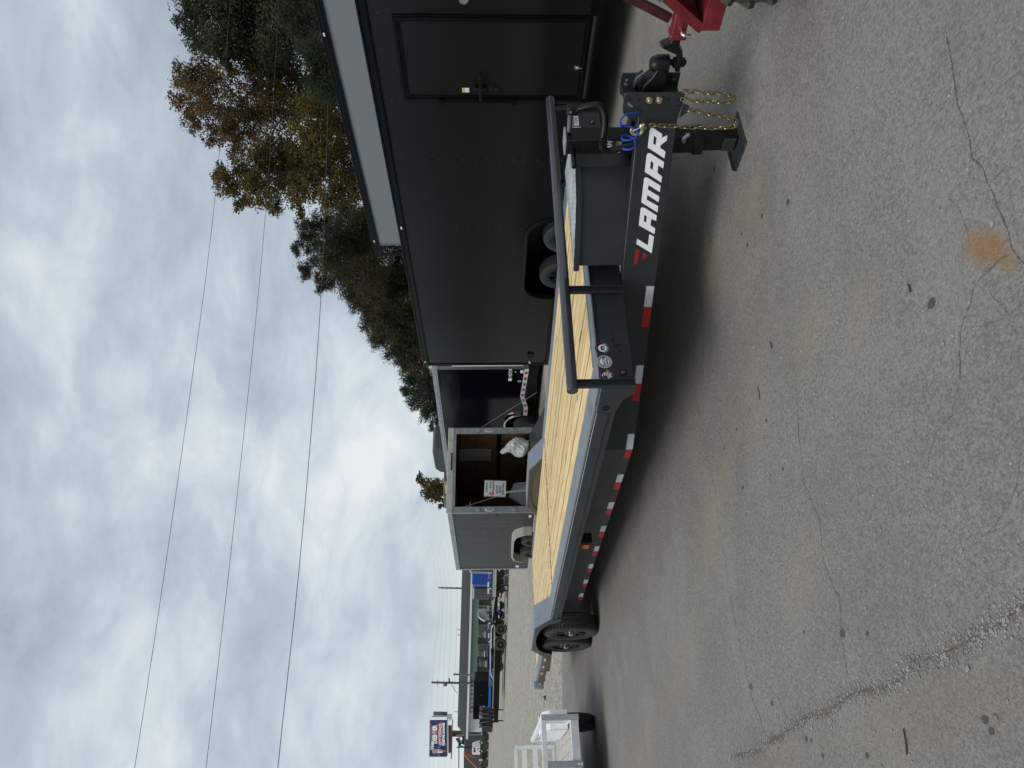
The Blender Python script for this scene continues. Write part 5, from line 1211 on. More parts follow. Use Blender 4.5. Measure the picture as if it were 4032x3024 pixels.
for x in (0.0, -1.58):
    MB().bx(x - 0.025, x + 0.025, 0.0, 3.2, 0.80, 0.86).build('side_rail', ALU, UT, 0.006)
    MB().bx(x - 0.025, x + 0.025, 0.0, 3.2, 0.37, 0.47).build('side_beam', ALU, UT, 0.004)
    for z in (0.56, 0.68): MB().bx(x - 0.015, x + 0.015, 1.98, 3.2, z - 0.02, z + 0.02).build('side_slat', ALU, UT, 0.003)
    for y in (0.55, 1.6, 2.4, 3.17): MB().bx(x - 0.022, x + 0.022, y - 0.03, y + 0.03, 0.471, 0.80).build('side_post', ALU, UT, 0.004)
nfl = 9
for k in range(nfl):
    w = 1.5 / nfl; x = -1.54 + (k + 0.5) * w
    o = MB().bx(-w / 2 + 0.003, w / 2 - 0.003, 0, 3.15, -0.03, 0).build('floor_plank', mat('worn_floor_plank', (0.50, 0.47, 0.42), 0.6, 0.2, var=0.3, vscale=3, stretch=(3, 0.6, 1)), UT, 0.002, (x, 0.03, fz))
for s, x in ((1, 0.06), (-1, -1.64)):
    wb = MB(); pr = [(0.55, 0.46), (0.60, 0.70), (0.80, 0.80), (1.70, 0.80), (1.90, 0.70), (1.95, 0.46)]
    xa, xb = x - 0.16, x + 0.10
    for (ya, za), (yb, zb) in zip(pr[:-1], pr[1:]): wb.add([(xa, ya, za), (xb, ya, za), (xb, yb, zb), (xa, yb, zb)], [(0, 1, 2, 3)])
    wb.prism(pr, 'x', xa, xa + 0.01) if s > 0 else wb.prism(pr, 'x', xb - 0.01, xb)
    wb.build('fender', ALU, UT)
    add_wheel(UT, (x, 1.25, 0.335), 0.335, 0.22, rotz=math.pi / 2, flip=(s < 0), blocks=50)
MB().cyl((-1.6, 1.25, 0.335), (0.0, 1.25, 0.335), 0.04, 12).build('axle', ALUD, UT)
MB().bx(-0.02, 0.06, 0.30, 0.34, 0.46, 0.83).build('fender_brace', WHITE, UT, 0.004)
for x in (-0.10, -1.48): MB().bx(x - 0.03, x + 0.03, 3.22, 3.26, 0.44, 1.135).build('gate_stile', ALU, UT, 0.004)
for z, h in ((1.12, 0.05), (0.975, 0.085), (0.79, 0.085), (0.60, 0.05), (0.47, 0.05)):
    MB().bx(-1.449, -0.131, 3.215, 3.265, z - h / 2, z + h / 2).build('gate_slat', ALU, UT, 0.004)
MB().ball((0.0, -0.01, 0.885), 0.014, 8).build('rail_knob', CHROME, UT)
MB().bx(-0.84, -0.76, 3.27, 4.6, 0.36, 0.44).build('tongue', ALUD, UT)

# ------------------------------------------------------------------ the far side of the lot
def FP(px, py, d):
    v = at_depth(px, py, d) - FO; return Vector((v.dot(FR), v.dot(FF), v.dot(UPN)))
def fthing(name, label, cat, py, d, group=None):
    p = FP(1950, py, d); w = FO + FR * p.x + FF * p.y
    T = thing(name, label, cat, w, MF, group)
    return T, p.x, p.y
class FB(MB):
    """boxes given by photograph pixels at a depth, stored relative to a far thing"""
    def __init__(s, ref): super().__init__(); s.T, s.a0, s.b0 = ref
    def rect(s, x0, x1, y0, y1, d, th=0.3, dd=0.0):
        c = FP((x0 + x1) / 2, (y0 + y1) / 2, d)
        a0, a1 = FP((x0 + x1) / 2, y1, d).x, FP((x0 + x1) / 2, y0, d).x
        h0, h1 = FP(x1, (y0 + y1) / 2, d).z, FP(x0, (y0 + y1) / 2, d).z
        b = c.y - s.b0 + dd
        s.bx(a0 - s.a0, a1 - s.a0, b, b + th, max(0.0, h0) if h0 > -0.3 else 0.0, h1); return s
    def pt(s, px, py, d, dd=0.0):
        p = FP(px, py, d); return Vector((p.x - s.a0, p.y - s.b0 + dd, p.z))
    def line(s, pts, d, r, n=6, dd=0.0): s.tube([s.pt(a, b, d, dd) for a, b in pts], r, n); return s
    def poly(s, pts, d, th, dd=0.0):
        q = [s.pt(a, b, d, dd) for a, b in pts]; n = len(q); off = Vector((0, th, 0))
        return s.add(q + [p + off for p in q], [tuple(range(n))[::-1], tuple(range(n, 2 * n))] + [(i, (i + 1) % n, n + (i + 1) % n, n + i) for i in range(n)])
    def put(s, name, m, bevel=0.0): return s.build(name, m, s.T, bevel)

# long low building
BD = 85.0
R_ = fthing('low_building', 'long low building with dark shingle roof, green metal wall and white end', 'building', 2560, BD)
T, a0, b0_ = R_
eA, eB = FP(1838, 2880, BD), FP(1856, 2080, BD)
a_l, a_r = eA.x - a0, FP(1856, 2080, BD).x - a0
eh, rh = 2.95, 4.25
rf = MB(); rf.prism([(-0.6, eh), (-0.6, eh + 0.12), (2.5, rh), (9.6, rh), (11.6, eh + 0.12), (11.6, eh)], 'x', a_l - 0.5, a_r + 0.5); rf.build('roof', ROOFM, T)
MB().bx(a_l - 0.5, a_r + 0.5, -0.75, -0.61, eh - 0.08, eh + 0.16).build('gutter', WALLW, T)
a_g0, a_g1, a_w1 = FP(1870, 2690, BD).x - a0, FP(1870, 2345, BD).x - a0, a_l
npn = 40
for k in range(npn):
    xa = a_g0 + (a_r - a_g0) * k / npn; xb = a_g0 + (a_r - a_g0) * (k + 1) / npn
    MB().bx(xa + 0.01, xb - 0.01, 0.0, 0.05, 2.05, eh - 0.02).build('wall_sheet', GREENW, T)
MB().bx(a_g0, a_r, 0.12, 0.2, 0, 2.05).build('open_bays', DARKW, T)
for k in range(9): xx = a_g0 + (a_r - a_g0) * k / 8; MB().bx(xx - 0.12, xx + 0.12, -0.02, 0.11, 0, 2.05).build('bay_post', GREYB, T)
MB().bx(a_l, a_g0 - 0.01, 0.0, 0.2, 1.25, eh - 0.02).build('white_wall', WALLW, T)
MB().bx(a_l, a_g0 - 0.01, 0.02, 0.2, 0, 1.25).build('plinth', DARKW, T)
wp0, wp1 = FP(1865, 2830, BD).x - a0, FP(1865, 2770, BD).x - a0
w_ = MB().bx(wp0, wp1, -0.04, 0.02, 1.2, 2.35).build('window', GLASSD, T); MB().bx(wp0 - 0.1, wp1 + 0.1, -0.06, -0.04, 1.08, 1.18).build('window_sill', WALLW, w_)
MB().bx(a_l, a_r, 0.21, 11.0, 0, 2.9).build('building_core', DARKW, T)
for py, h in ((2513, 0.75), (2534, 0.6), (2847, 0.7)):
    xx = FP(1820, py, BD).x - a0; MB().cyl((xx, 3.0, 3.6), (xx, 3.0, 4.0 + h), 0.09, 8).build('roof_vent', ALU, T)

# storage containers in front of it
for nm, lab, y0, y1, xt, m, m2, d in (('storage_container', 'light grey storage container at the right end of the row', 2215, 2254, 1851, GREYB, ALUD, 60), ('storage_container', 'bright blue storage container between the two grey ones', 2256, 2305, 1856, BLUEB, BLUEL, 61), ('storage_container', 'dark grey storage container beside the green wall', 2316, 2357, 1863, GREYB, GREYB, 62)):
    ref = fthing(nm, lab, 'container', (y0 + y1) / 2, d, 'storage containers')
    FB(ref).rect(xt + 3, 2010, y0 + 2, y1 - 2, d, 4.0).put('body', m, 0.03)
    FB(ref).rect(xt - 1, xt + 3, y0, y1, d, 4.0, -0.06).put('roof_edge', WALLW)
    q = FB(ref)
    for k in range(7): yy = y0 + 3 + (y1 - y0 - 6) * k / 6; q.rect(xt + 6, 2008, yy - 0.6, yy + 0.6, d, 0.04, -0.04)
    q.put('ribs', m)
    FB(ref).rect(xt + 6, 1925, y1 - 3, y1 + 8, d, 0.4, 0.3).put('side_leaf', m2)
    FB(ref).rect(xt + 5, 1925, y0 - 7, y0 + 3, d, 0.4, 0.3).put('side_leaf', m2)

# utility poles and wires
def pole(lab, py0, py1, xt, xb, d, r, m, extra):
    ref = fthing('utility_pole', lab, 'pole', (py0 + py1) / 2, d, 'utility poles')
    q = FB(ref); t_, b_ = q.pt(xt, py0, d), q.pt(xb, py1, d); b_.z = 0; q.tube([b_, t_], r * 1.15, 10, r1=r * 0.85); q.put('shaft', m)
    extra(ref, d); return ref
def ex1(ref, d):
    FB(ref).rect(1747, 1761, 2684, 2696, d, 0.5, -0.5).put('transformer', GREYB, 0.05)
    FB(ref).rect(1722, 1724, 2676, 2700, d, 0.12, -0.1).put('crossarm', POLEW)
    FB(ref).line([(1768, 2676), (1774, 2688), (1782, 2684)], d, 0.06).put('lamp_arm', GREYB)
    FB(ref).rect(1766, 1772, 2668, 2682, d, 0.3, -0.4).put('lamp_head', GREYB, 0.05)
    FB(ref).line([(1776, 2694), (1800, 2730)], d, 0.03).put('guy_wire', WIREM)
pole('brown wooden utility pole with transformer and lamp behind the black box', 2687, 2691, 1699, 1880, 78, 0.12, POLEW, ex1)
pole('shorter plain wooden pole beside the green wall', 2655, 2660, 1785, 1885, 74, 0.11, mat('grey_pole', (0.16, 0.14, 0.12), 0.85), lambda r, d: None)
def ex3(ref, d):
    for x in (1743, 1760, 1776, 1797): FB(ref).rect(x - 1, x + 1, 2311, 2320, d, 0.2, -0.1).put('insulator_arm', STEEL)
pole('slim grey steel power pole on the skyline above the roof', 2314, 2319, 1726, 1900, 150, 0.2, STEEL, ex3)
WG = 'thin far wires'
def far_wire(lab, pts, d, r):
    w = MB().tube([at_depth(a, b, dd) for (a, b), dd in zip(pts, d)], r, 5).build('wire', mat('far_wire', (0.20, 0.21, 0.22), 0.6)); tag(w, lab, 'wire', WG)
for k, (xa, xm, xb, xl) in enumerate(((1727, 1724, 1702, 1686), (1743, 1740, 1727, 1703), (1760, 1756, 1745, 1724), (1776, 1773, 1765, 1752), (1797, 1797, 1790, 1770))):
    lab = ['topmost', 'second', 'third', 'fourth', 'lowest'][k] + ' of the five thin wires strung past the steel pole on the skyline'
    far_wire(lab, [(xa - 60 + 6 * k, 2130), (xa - 18, 2220), (xa, 2316), (xm + 3, 2450), (xb + 4, 2600), (xb, 2690), (xl, 3060)], [150, 150, 150, 120, 95, 80, 120], 0.009)

# billboard
d = 115.0
ref = fthing('billboard', 'dark blue election billboard with white lettering on a brown steel column', 'billboard', 2905, d)
q = FB(ref); cc_ = FP(1727, 2909, d)
def bpt(px, py): return FB(ref).pt(px, py, d)
FB(ref).poly([(1692, 2838), (1760, 2838), (1760, 2980), (1690, 2980)], d, 0.3).put('poster_panel', BILLB)
FB(ref).poly([(1761, 2842), (1764, 2842), (1763, 2976), (1760, 2976)], d, 0.5, -0.1).put('panel_ledge', ALUD)
for k in range(14):
    y0 = 2860 + k * 7.7; FB(ref).rect(1765, 1778, y0, y0 + 7.2, d, 0.25, 0.2).put('apron_slat', RUSTB)
FB(ref).rect(1778, 1781, 2838, 2985, d, 0.9, -0.3).put('catwalk', DARKW)
FB(ref).rect(1703, 1759, 2823, 2837, d, 0.3, 1.6).put('back_panel', GREYB)
fr = FB(ref)
for y in (2814, 2819, 2824, 2830): fr.line([(1760, y), (1780, y)], d, 0.05)
for x in (1761, 1768, 1775): fr.line([(x, 2812), (x, 2838)], d, 0.05)
fr.line([(1700, 2822), (1758, 2822)], d, 0.06); fr.put('access_ladder', BLACKP)
FB(ref).rect(1779, 1900, 2896, 2909, d, 1.0, 0.6).put('column', mat('brown_steel', (0.05, 0.032, 0.028), 0.6))
FB(ref).line([(1796, 2895), (1900, 2893)], d, 0.05).put('conduit', ALUD)
def bb(mesh, px, py, dz=-0.02):
    o = obj(mesh.name, mesh, ref[0]); p = bpt(px, py); return place(o, (p.x, p.y + dz, p.z), bpt(px, py - 50) - p, bpt(px - 50, py) - p)
u = d / FPX   # metres per photograph pixel there
def pxpoly(name, P, m, dz): 
    cx_, cy_ = sum(p[0] for p in P) / len(P), sum(p[1] for p in P) / len(P)
    return bb(shape_mesh(name, [[((cy_ - y) * u, (cx_ - x) * u) for x, y in P]], m, 0.005), cx_, cy_, dz)
pxpoly('poster_glow', [(1757, 2926), (1740, 2928), (1724, 2940), (1716, 2950), (1722, 2972), (1732, 2978), (1757, 2978)], BILLL, -0.02)
pxpoly('poster_suit', [(1758, 2935), (1738, 2938), (1724, 2948), (1722, 2962), (1728, 2970), (1736, 2978), (1758, 2979)], mat('printed_suit', (0.012, 0.014, 0.025), 0.6), -0.04)
pxpoly('poster_shirt', [(1755, 2955), (1724, 2949), (1722, 2964), (1738, 2964)], WHITE, -0.055)
pxpoly('poster_tie', [(1757, 2955), (1727, 2953), (1727, 2957), (1757, 2960)], REDPR, -0.07)
pxpoly('poster_face', [(1722, 2950), (1712, 2948), (1701, 2951), (1698, 2957), (1701, 2964), (1712, 2967), (1722, 2962)], SKINM, -0.07)
pxpoly('poster_hair', [(1703, 2950), (1698, 2949), (1696, 2957), (1698, 2966), (1704, 2966), (1700, 2957)], mat('printed_hair', (0.04, 0.03, 0.025), 0.7), -0.085)
bb(text_mesh('poster_lettering', 'Vote', 18 * u, WLET, bold=0.03, shear=0.25, ext=0.004), 1702, 2936, -0.06)
bb(text_mesh('poster_lettering', '* BRENDAN *', 11 * u, mat('printed_pale_red', (0.45, 0.25, 0.30), 0.5), bold=0.01, ext=0.004, xs=1.25), 1699, 2890, -0.06)
bb(text_mesh('poster_lettering', 'DEBOER', 23 * u, WLET, bold=0.05, ext=0.004, xs=0.84), 1713, 2891, -0.06)
o = bb(shape_mesh('poster_emblem', [disc(7.5 * u)], REDPR, 0.004), 1713, 2885, -0.075)
for k in range(3):
    a = k * 2.094 + 0.5; obj('emblem_star', shape_mesh('emblem_star', [[((0.09 if j % 2 else 0.20) * u * 12 * math.cos(j * 0.628) + math.cos(a) * 3.4 * u, (0.09 if j % 2 else 0.20) * u * 12 * math.sin(j * 0.628) + math.sin(a) * 3.4 * u) for j in range(10)]], WLET, 0.004), o).location = (0, 0, 0.012)
pxpoly('poster_band', [(1724, 2844), (1740, 2844), (1739, 2932), (1723, 2932)], REDPR, -0.03)
bb(text_mesh('poster_lettering', 'LOUDON', 6.5 * u, WLET, ext=0.004), 1727, 2890, -0.06)
bb(text_mesh('poster_lettering', 'CITY COUNCIL', 13 * u, WLET, bold=0.02, ext=0.004, xs=0.95), 1734, 2889, -0.06)
bb(text_mesh('poster_lettering', 'POSITIVE CHANGE', 11.5 * u, WLET, bold=0.03, ext=0.004, xs=0.92), 1747, 2890, -0.06)

# traffic signals on their mast arm
d = 130.0
ref = fthing('traffic_signal', 'traffic signal pole with mast arm and two green lights below the billboard', 'traffic signal', 2942, d)
FB(ref).line([(1798, 2942), (1905, 2942)], d, 0.12, 8).put('mast', BLACKP)
FB(ref).line([(1806, 3080), (1807, 2942), (1812, 2880)], d, 0.09, 8).put('mast_arm', BLACKP)
for y, x in ((2885, 1818), (2927, 1815)):
    h_ = FB(ref).rect(x - 10, x + 10, y - 5, y + 5, d, 0.3, -0.5).put('signal_head', BLACKP, 0.04)
    lb = FB(ref); c = lb.pt(x + 5, y, d); lb.lathe([(-0.60, 0.001), (-0.58, 0.10), (-0.52, 0.13)], (c.x, c.y, c.z), 'y', 12); lb.put('green_lens', LTGREEN)

# wooded rise and dark shed on the skyline
r6 = random.Random(31)
hp = MB()
for k in range(9000):
    py = r6.uniform(2600, 3400); dd = r6.uniform(165, 200)
    top = 1840 + 8 * math.sin(py * 0.02) + 6 * math.sin(py * 0.061)
    px = top + (1900 - top) * r6.random() ** 0.7
    c = at_depth(px, py, dd); s_ = r6.uniform(0.25, 0.7); a = Vector((r6.uniform(-1, 1), r6.uniform(-1, 1), r6.uniform(-1, 1))).normalized() * s_; b = a.cross(Vector((r6.uniform(-1, 1), r6.uniform(-1, 1), r6.uniform(-1, 1)))).normalized() * s_
    hp.add([c - a, c + b, c + a, c - b], [(0, 1, 2, 3)])
o = stuff(hp.build('far_woodland', mat('far_autumn_wood', (0.095, 0.08, 0.045), 0.9, var=0.5, vscale=0.4), smooth=False)); tag(o, 'brown autumn woodland on the far rise behind the billboard', 'woodland')
bk = MB()
base = [at_depth(1900, py, 205) for py in range(2500, 3500, 50)]; topv = [at_depth(1846 + 5 * math.sin(py * 0.017), py, 205) for py in range(2500, 3500, 50)]
n = len(base); back = [p + FF * 60 for p in topv]
bk.add(base + topv + back, [(i, i + 1, n + i + 1, n + i) for i in range(n - 1)] + [(n + i, n + i + 1, 2 * n + i + 1, 2 * n + i) for i in range(n - 1)])
structure(bk.build('hill', mat('hill_brown', (0.06, 0.052, 0.03), 0.95, var=0.4, vscale=0.1)))
ref = fthing('shed', 'dark grey shed roof behind the orange lift at the left edge', 'shed', 2995, 140)
FB(ref).poly([(1834, 2953), (1828, 2957), (1826, 2964), (1826, 3100), (1905, 3100), (1905, 2953)], 140, 8).put('shed_body', mat('shed_grey', (0.05, 0.054, 0.056), 0.7, var=0.2, vscale=0.3))

# ------------------------------------------------------------------ row of parked trailers across the gravel
def simple_wheel(ref, px, py, d, R, W=0.24, dd=0.0):
    q = FB(ref); c = q.pt(px, py, d, dd)
    return add_wheel(ref[0], (c.x, c.y + W / 2, R), R, W, blocks=24)
RD = 47.5
# black gooseneck-style flatbed, lettered beam
A = fthing('flatbed_trailer', 'black flatbed trailer with white lettered beam parked across the gravel', 'trailer', 2400, RD)
FB(A).rect(1955, 1971, 2140, 2470, RD, 0.12).put('main_beam', BLACKP)
FB(A).rect(1952, 1955, 2140, 2470, RD, 2.3, 0.02).put('deck', TANB)
FB(A).rect(1941, 1951, 2150, 2350, RD, 0.08, -0.05).put('side_rail', ALUD)
o = obj('beam_lettering', text_mesh('beam_lettering', 'LOADTRAIL', 11 * RD / FPX, WLET, bold=0.004, ext=0.004, xs=0.9), A[0]); p = FB(A).pt(1964, 2375, RD); o.matrix_local = Matrix.Translation((p.x, p.y - 0.01, p.z)) @ axes(Vector((1, 0, 0)), Vector((0, 0, 1)), Vector((0, -1, 0))).to_4x4()
FB(A).poly([(1939, 2370), (1952, 2350), (1952, 2440), (1940, 2445)], RD, 0.1, -0.1).put('toolbox', BLACKP)
FB(A).poly([(1936, 2368), (1939, 2366), (1951, 2349), (1948, 2352), (1936, 2450), (1938, 2452)], RD, 0.12, -0.12).put('edge_trim', TANB)
for y in (2303, 2323):
    FB(A).rect(1953, 2012, y - 2.5, y + 2.5, RD, 0.1, -0.15).put('jack_leg', BLACKP)
FB(A).rect(2010, 2013, y - 24, y - 14, RD, 0.25, -0.2).put('jack_foot', BLACKP)
for y0, x0 in ((2232, 1964), (2330, 1966), (2417, 1962)):
    FB(A).rect(x0, x0 + 4, y0, y0 + 7, RD, 0.01, -0.016).put('reflective_tape', REDT); FB(A).rect(x0, x0 + 4, y0 + 7, y0 + 17, RD, 0.01, -0.016).put('reflective_tape', WHT)
FB(A).rect(1932, 1953, 2452, 2462, RD, 0.5).put('fender_front', BLACKP)
FB(A).poly([(1941, 2455), (1934, 2470), (1934, 2545), (1944, 2562), (1946, 2562), (1938, 2545), (1938, 2470), (1944, 2455)], RD, 0.5, -0.25).put('fender', BLACKP)
FB(A).poly([(1941, 2453), (1934, 2468), (1934, 2546), (1936, 2546), (1936, 2469), (1943, 2455)], RD, 0.05, -0.31).put('fender_trim', WHITE)
for y in (2473, 2535): simple_wheel(A, 1972, y, RD, 0.38, dd=-0.2)
FB(A).line([(1975, 2395), (1988, 2402), (1996, 2420), (1996, 2440), (1985, 2455)], RD, 0.03, 6, -0.2).put('air_hose', CONC)
FB(A).rect(1960, 1966, 2376, 2386, RD, 0.02, -0.03).put('tag_plate', WHITE)
FB(A).line([(1955, 2396), (1962, 2406), (1972, 2409)], RD, 0.02, 6, -0.2).put('blue_line', BLUES)
# blue-striped car trailer
B = fthing('flatbed_trailer', 'black and blue car trailer with curved blue fender stripe left of the lettered one', 'trailer', 2660, RD + 1)
d = RD + 1
FB(B).rect(1946, 1968, 2560, 2795, d, 0.14).put('main_beam', BLACKP)
FB(B).rect(1943, 1946, 2500, 2790, d, 2.3, 0.02).put('deck', TANB)
FB(B).poly([(1932, 2480), (1936, 2480), (1934, 2540), (1931, 2585), (1931, 2640), (1940, 2660), (1943, 2662), (1941, 2645), (1934, 2632), (1936, 2600), (1940, 2585), (1933, 2560)], d, 0.1, -0.2).put('blue_stripe', BLUES)
FB(B).poly([(1933, 2480), (1931, 2585), (1931, 2642), (1941, 2664), (1940, 2667), (1929, 2645), (1928, 2585), (1931, 2480)], d, 0.05, -0.31).put('stripe_edge', WHITE)
FB(B).rect(1921, 1946, 2560, 2638, d, 0.5, 0.2).put('fender_box', BLACKP)
FB(B).rect(1925, 1943, 2640, 2706, d, 0.06, 0.1).put('grey_boards', mat('blue_grey_board', (0.22, 0.24, 0.28), 0.6))
for x in (1929, 1936): FB(B).rect(x, x + 1.2, 2640, 2706, d, 0.03, 0.06).put('board_gap', BLACKP)
FB(B).rect(1924, 1932, 2706, 2785, d, 0.1, 0.0).put('blue_rail', BLUES)
FB(B).rect(1932, 1946, 2708, 2780, d, 0.12, 0.05).put('dark_side', BLACKP)
FB(B).rect(1928, 1934, 2672, 2680, d, 0.3, -0.05).put('winch', BLUES)
for y in (2793, 2836): FB(B).rect(1960, 1981, y - 1.2, y + 1.2, d, 0.08, -0.1).put('jack_leg', BLACKP)
FB(B).rect(1945, 1962, 2795, 2845, d, 0.3).put('tongue', BLACKP)
for y in (2600, 2662): simple_wheel(B, 1972, y, d + 1.5, 0.36, dd=1.6)
# black box with rack
d = 52.0
C_ = fthing('service_body', 'black box body with open ladder rack standing behind the blue car trailer', 'service body', 2730, d)
FB(C_).rect(1866, 1945, 2684, 2780, d, 1.8).put('box', mat('black_box', (0.004, 0.0045, 0.007), 0.4, spec=0.15), 0.02)
FB(C_).rect(1866, 1914, 2731, 2732, d, 0.02, -0.02).put('door_gap', TRIM)
FB(C_).rect(1893, 1899, 2732, 2740, d, 0.05, -0.05).put('door_latch', CHROME)
rk = FB(C_)
for x in (1853, 1864): rk.rect(x, x + 1.6, 2681, 2806, d, 0.06)
for y in (2682, 2700, 2703, 2719, 2730, 2737, 2748, 2755, 2768, 2784, 2788, 2804): rk.rect(1853, 1866, y - 0.8, y + 0.8, d, 0.06, 0.005)
rk.put('ladder_rack', TRIM)
# machines and crates seen over the trailers
r7 = random.Random(77)
for k, (y, x0, x1) in enumerate(((2500, 1882, 1912), (2575, 1880, 1912), (2615, 1886, 1912))):
    ref = fthing('crated_machine', ['olive crated machine nearest the silver hopper', 'olive crated machine in the middle of the three over the blue trailer', 'olive crated machine beside the wooden pole'][k], 'machine', y, 56, 'crated machines')
    FB(ref).rect(x0, 1990, y - 13, y + 13, 56, 1.2, 0.1).put('frame', GREYB, 0.03)
    FB(ref).rect(x0 + 1, x0 + 12, y - 10, y - 2, 56, 0.1).put('panel', OLIVE); FB(ref).rect(x0 + 1, x0 + 12, y, y + 10, 56, 0.1).put('panel', OLIVE)
    FB(ref).rect(x0 + 14, x0 + 27, y - 9, y + 10, 56, 0.1).put('lower_panel', GREYB); FB(ref).rect(x0 + 26, x0 + 29, y - 12, y + 13, 56, 0.12).put('pale_bar', WALLW)
ref = fthing('hopper', 'silver sheet-metal hopper standing between the trailers', 'hopper', 2430, 54)
FB(ref).poly([(1881, 2412), (1913, 2410), (1925, 2420), (1927, 2440), (1908, 2444), (1895, 2438), (1884, 2428)], 54, 0.9).put('bin', ALUD, 0.02)
FB(ref).poly([(1881, 2412), (1884, 2428), (1895, 2438), (1908, 2444), (1910, 2440), (1897, 2433), (1887, 2425), (1884, 2412)], 54, 0.3, -0.25).put('rim_band', WHITE)
FB(ref).rect(1925, 1990, 2418, 2438, 54, 0.6, 0.1).put('stand', BLACKP)
# tongues, jacks and frames of the trailers parked behind
for k in range(9):
    y = 2225 + k * 36 + r7.uniform(-6, 6); d = 51 + r7.uniform(0, 3)
    if k >= 4: y = 2250 + k * 36
    ref = fthing('parked_trailer', ['first', 'second', 'third', 'fourth', 'fifth', 'sixth', 'seventh', 'eighth', 'ninth'][k] + ' dark trailer frame from the right behind the lettered flatbed', 'trailer', y, d, 'trailer frames behind')
    FB(ref).rect(1938 - r7.uniform(0, 4), 1943, y - 16, y + 16, d, 2.0).put('frame', BLACKP)
    FB(ref).rect(1919 + r7.uniform(-4, 4), 1938, y - 12, y - 9, d, 0.1).put('upright', r7.choice((WHITE, GREYB, BLACKP)))
    FB(ref).rect(1922 + r7.uniform(-4, 4), 1926, y - 9, y + 14, d, 0.12).put('rail', r7.choice((WHITE, WHITE, ALUD)))
    FB(ref).line([(1940, y + 4), (1926, y + 12), (1918, y + 14)], d, 0.05, 6).put('brace', GREYB)
    simple_wheel(ref, 1972, y + 2, d, 0.34, 0.2, 0.6)
for k, (y0, y1, x) in enumerate(((2218, 2262, 1990), (2270, 2305, 1985), (2330, 2352, 1992), (2700, 2770, 1985))):
    ref = fthing('concrete_block', ['pale kerb block under the right end of the lettered flatbed', 'pale kerb block between the jack legs and the right end', 'pale kerb block left of the jack legs', 'long pale kerb block under the blue car trailer'][k], 'kerb block', (y0 + y1) / 2, 50, 'kerb blocks')
    FB(ref).rect(x, 2006, y0, y1, 50, 0.4).put('block', CONC, 0.03)
# pile of tongues right of the gap
for k, (y, c) in enumerate(((2806, GREYB), (2822, ALUD), (2838, BLACKP), (2856, GREYB), (2873, OLIVE))):
    d = 66 + k * 6
    ref = fthing('parked_trailer', ['grey', 'silver', 'black', 'dull grey', 'olive'][k] + ' trailer tongue with jack in the cluster below the white wall', 'trailer', y, d, 'clustered trailers')
    FB(ref).rect(1888, 1899, y - 9, y + 9, d, 1.0).put('deck', c, 0.02)
    FB(ref).line([(1885, y - 8), (1925, y + 2), (1945, y + 6)], d, 0.06).put('a_frame', BLACKP); FB(ref).line([(1885, y + 8), (1925, y + 2)], d, 0.06).put('a_frame', GREYB)
    FB(ref).rect(1905, 1975 - k * 9, y - 1.5, y + 1.5, d, 0.1, -0.1).put('jack_leg', BLACKP)
    FB(ref).rect(1899, 1936, y - 7, y + 7, d, 0.5, 0.3).put('chassis', DARKW)
    simple_wheel(ref, 1930, y, d, 0.36, 0.22, 0.8)
# far-left line of dark trailers, white truck, orange lift
for k in range(6):
    y = 2868 + k * 34; d = 108 + (k % 2) * 3
    ref = fthing('dump_trailer', ['first', 'second', 'third', 'fourth', 'fifth', 'sixth'][k] + ' black dump trailer from the right in the far-left line', 'trailer', y, d, 'black trailers in the far-left line')
    FB(ref).rect(1893 + r7.uniform(-3, 3), 1910, y - 15, y + 15, d, 2.0).put('body', BLACKP, 0.04)
    FB(ref).rect(1909, 1914, y - 18, y + 18, d, 2.2, -0.1).put('chassis', DARKW)
    for s_ in (-12, -4, 4, 12): FB(ref).rect(1893, 1909, y + s_ - 0.5, y + s_ + 0.5, d, 0.06, -0.06).put('rib', GREYB)
    FB(ref).rect(1886, 1893, y - 13, y - 9, d, 0.1).put('upright', r7.choice((WHITE, GREYB)))
    FB(ref).line([(1892, y + 10), (1880, y + 12), (1882, y + 15)], d, 0.06).put('hoist', GREYB)
    FB(ref).rect(1896, 1899, y - 16, y - 9, d, 0.03, -0.08).put('marker_plate', WHITE)
    simple_wheel(ref, 1915, y - 5, d, 0.40, 0.25, -0.1); simple_wheel(ref, 1915, y + 7, d, 0.40, 0.25, -0.1)
d = 118.0
ref = fthing('pickup_truck', 'white cab truck standing behind the dark trailers near the left edge', 'truck', 2960, d)
FB(ref).poly([(1896, 2972), (1862, 2972), (1859, 2966), (1859, 2948), (1868, 2944), (1880, 2940), (1896, 2938)], d, 2.0).put('body', WHITE, 0.05)
w_ = FB(ref).rect(1864, 1872, 2952, 2962, d, 0.05, -0.04).put('window', GLASSD)
FB(ref).rect(1864, 1872, 2945, 2950, d, 0.05, -0.04).put('window', GLASSD)
FB(ref).rect(1896, 1912, 2940, 2972, d, 1.9, 0.05).put('chassis', BLACKP)
simple_wheel(ref, 1915, 2947, d, 0.42, 0.25); simple_wheel(ref, 1915, 2968, d, 0.42, 0.25)
FB(ref).rect(1880, 1883, 2951, 2955, d, 0.04, -0.03).put('door_handle', BLACKP)
ref = fthing('boom_lift', 'orange boom lift with folded arms at the far left edge', 'boom lift', 2995, 112)
FB(ref).line([(1870, 2982), (1838, 2968), (1829, 2965)], 112, 0.18, 4).put('lower_boom', ORANGE)
FB(ref).line([(1829, 2965), (1852, 2992), (1890, 3030)], 112, 0.16, 4, -0.3).put('upper_boom', ORANGE)
FB(ref).line([(1845, 2986), (1875, 3012)], 112, 0.08, 6, -0.1).put('ram', ALUD)
FB(ref).rect(1890, 1915, 2990, 3040, 112, 1.8).put('base', ORANGE, 0.05)
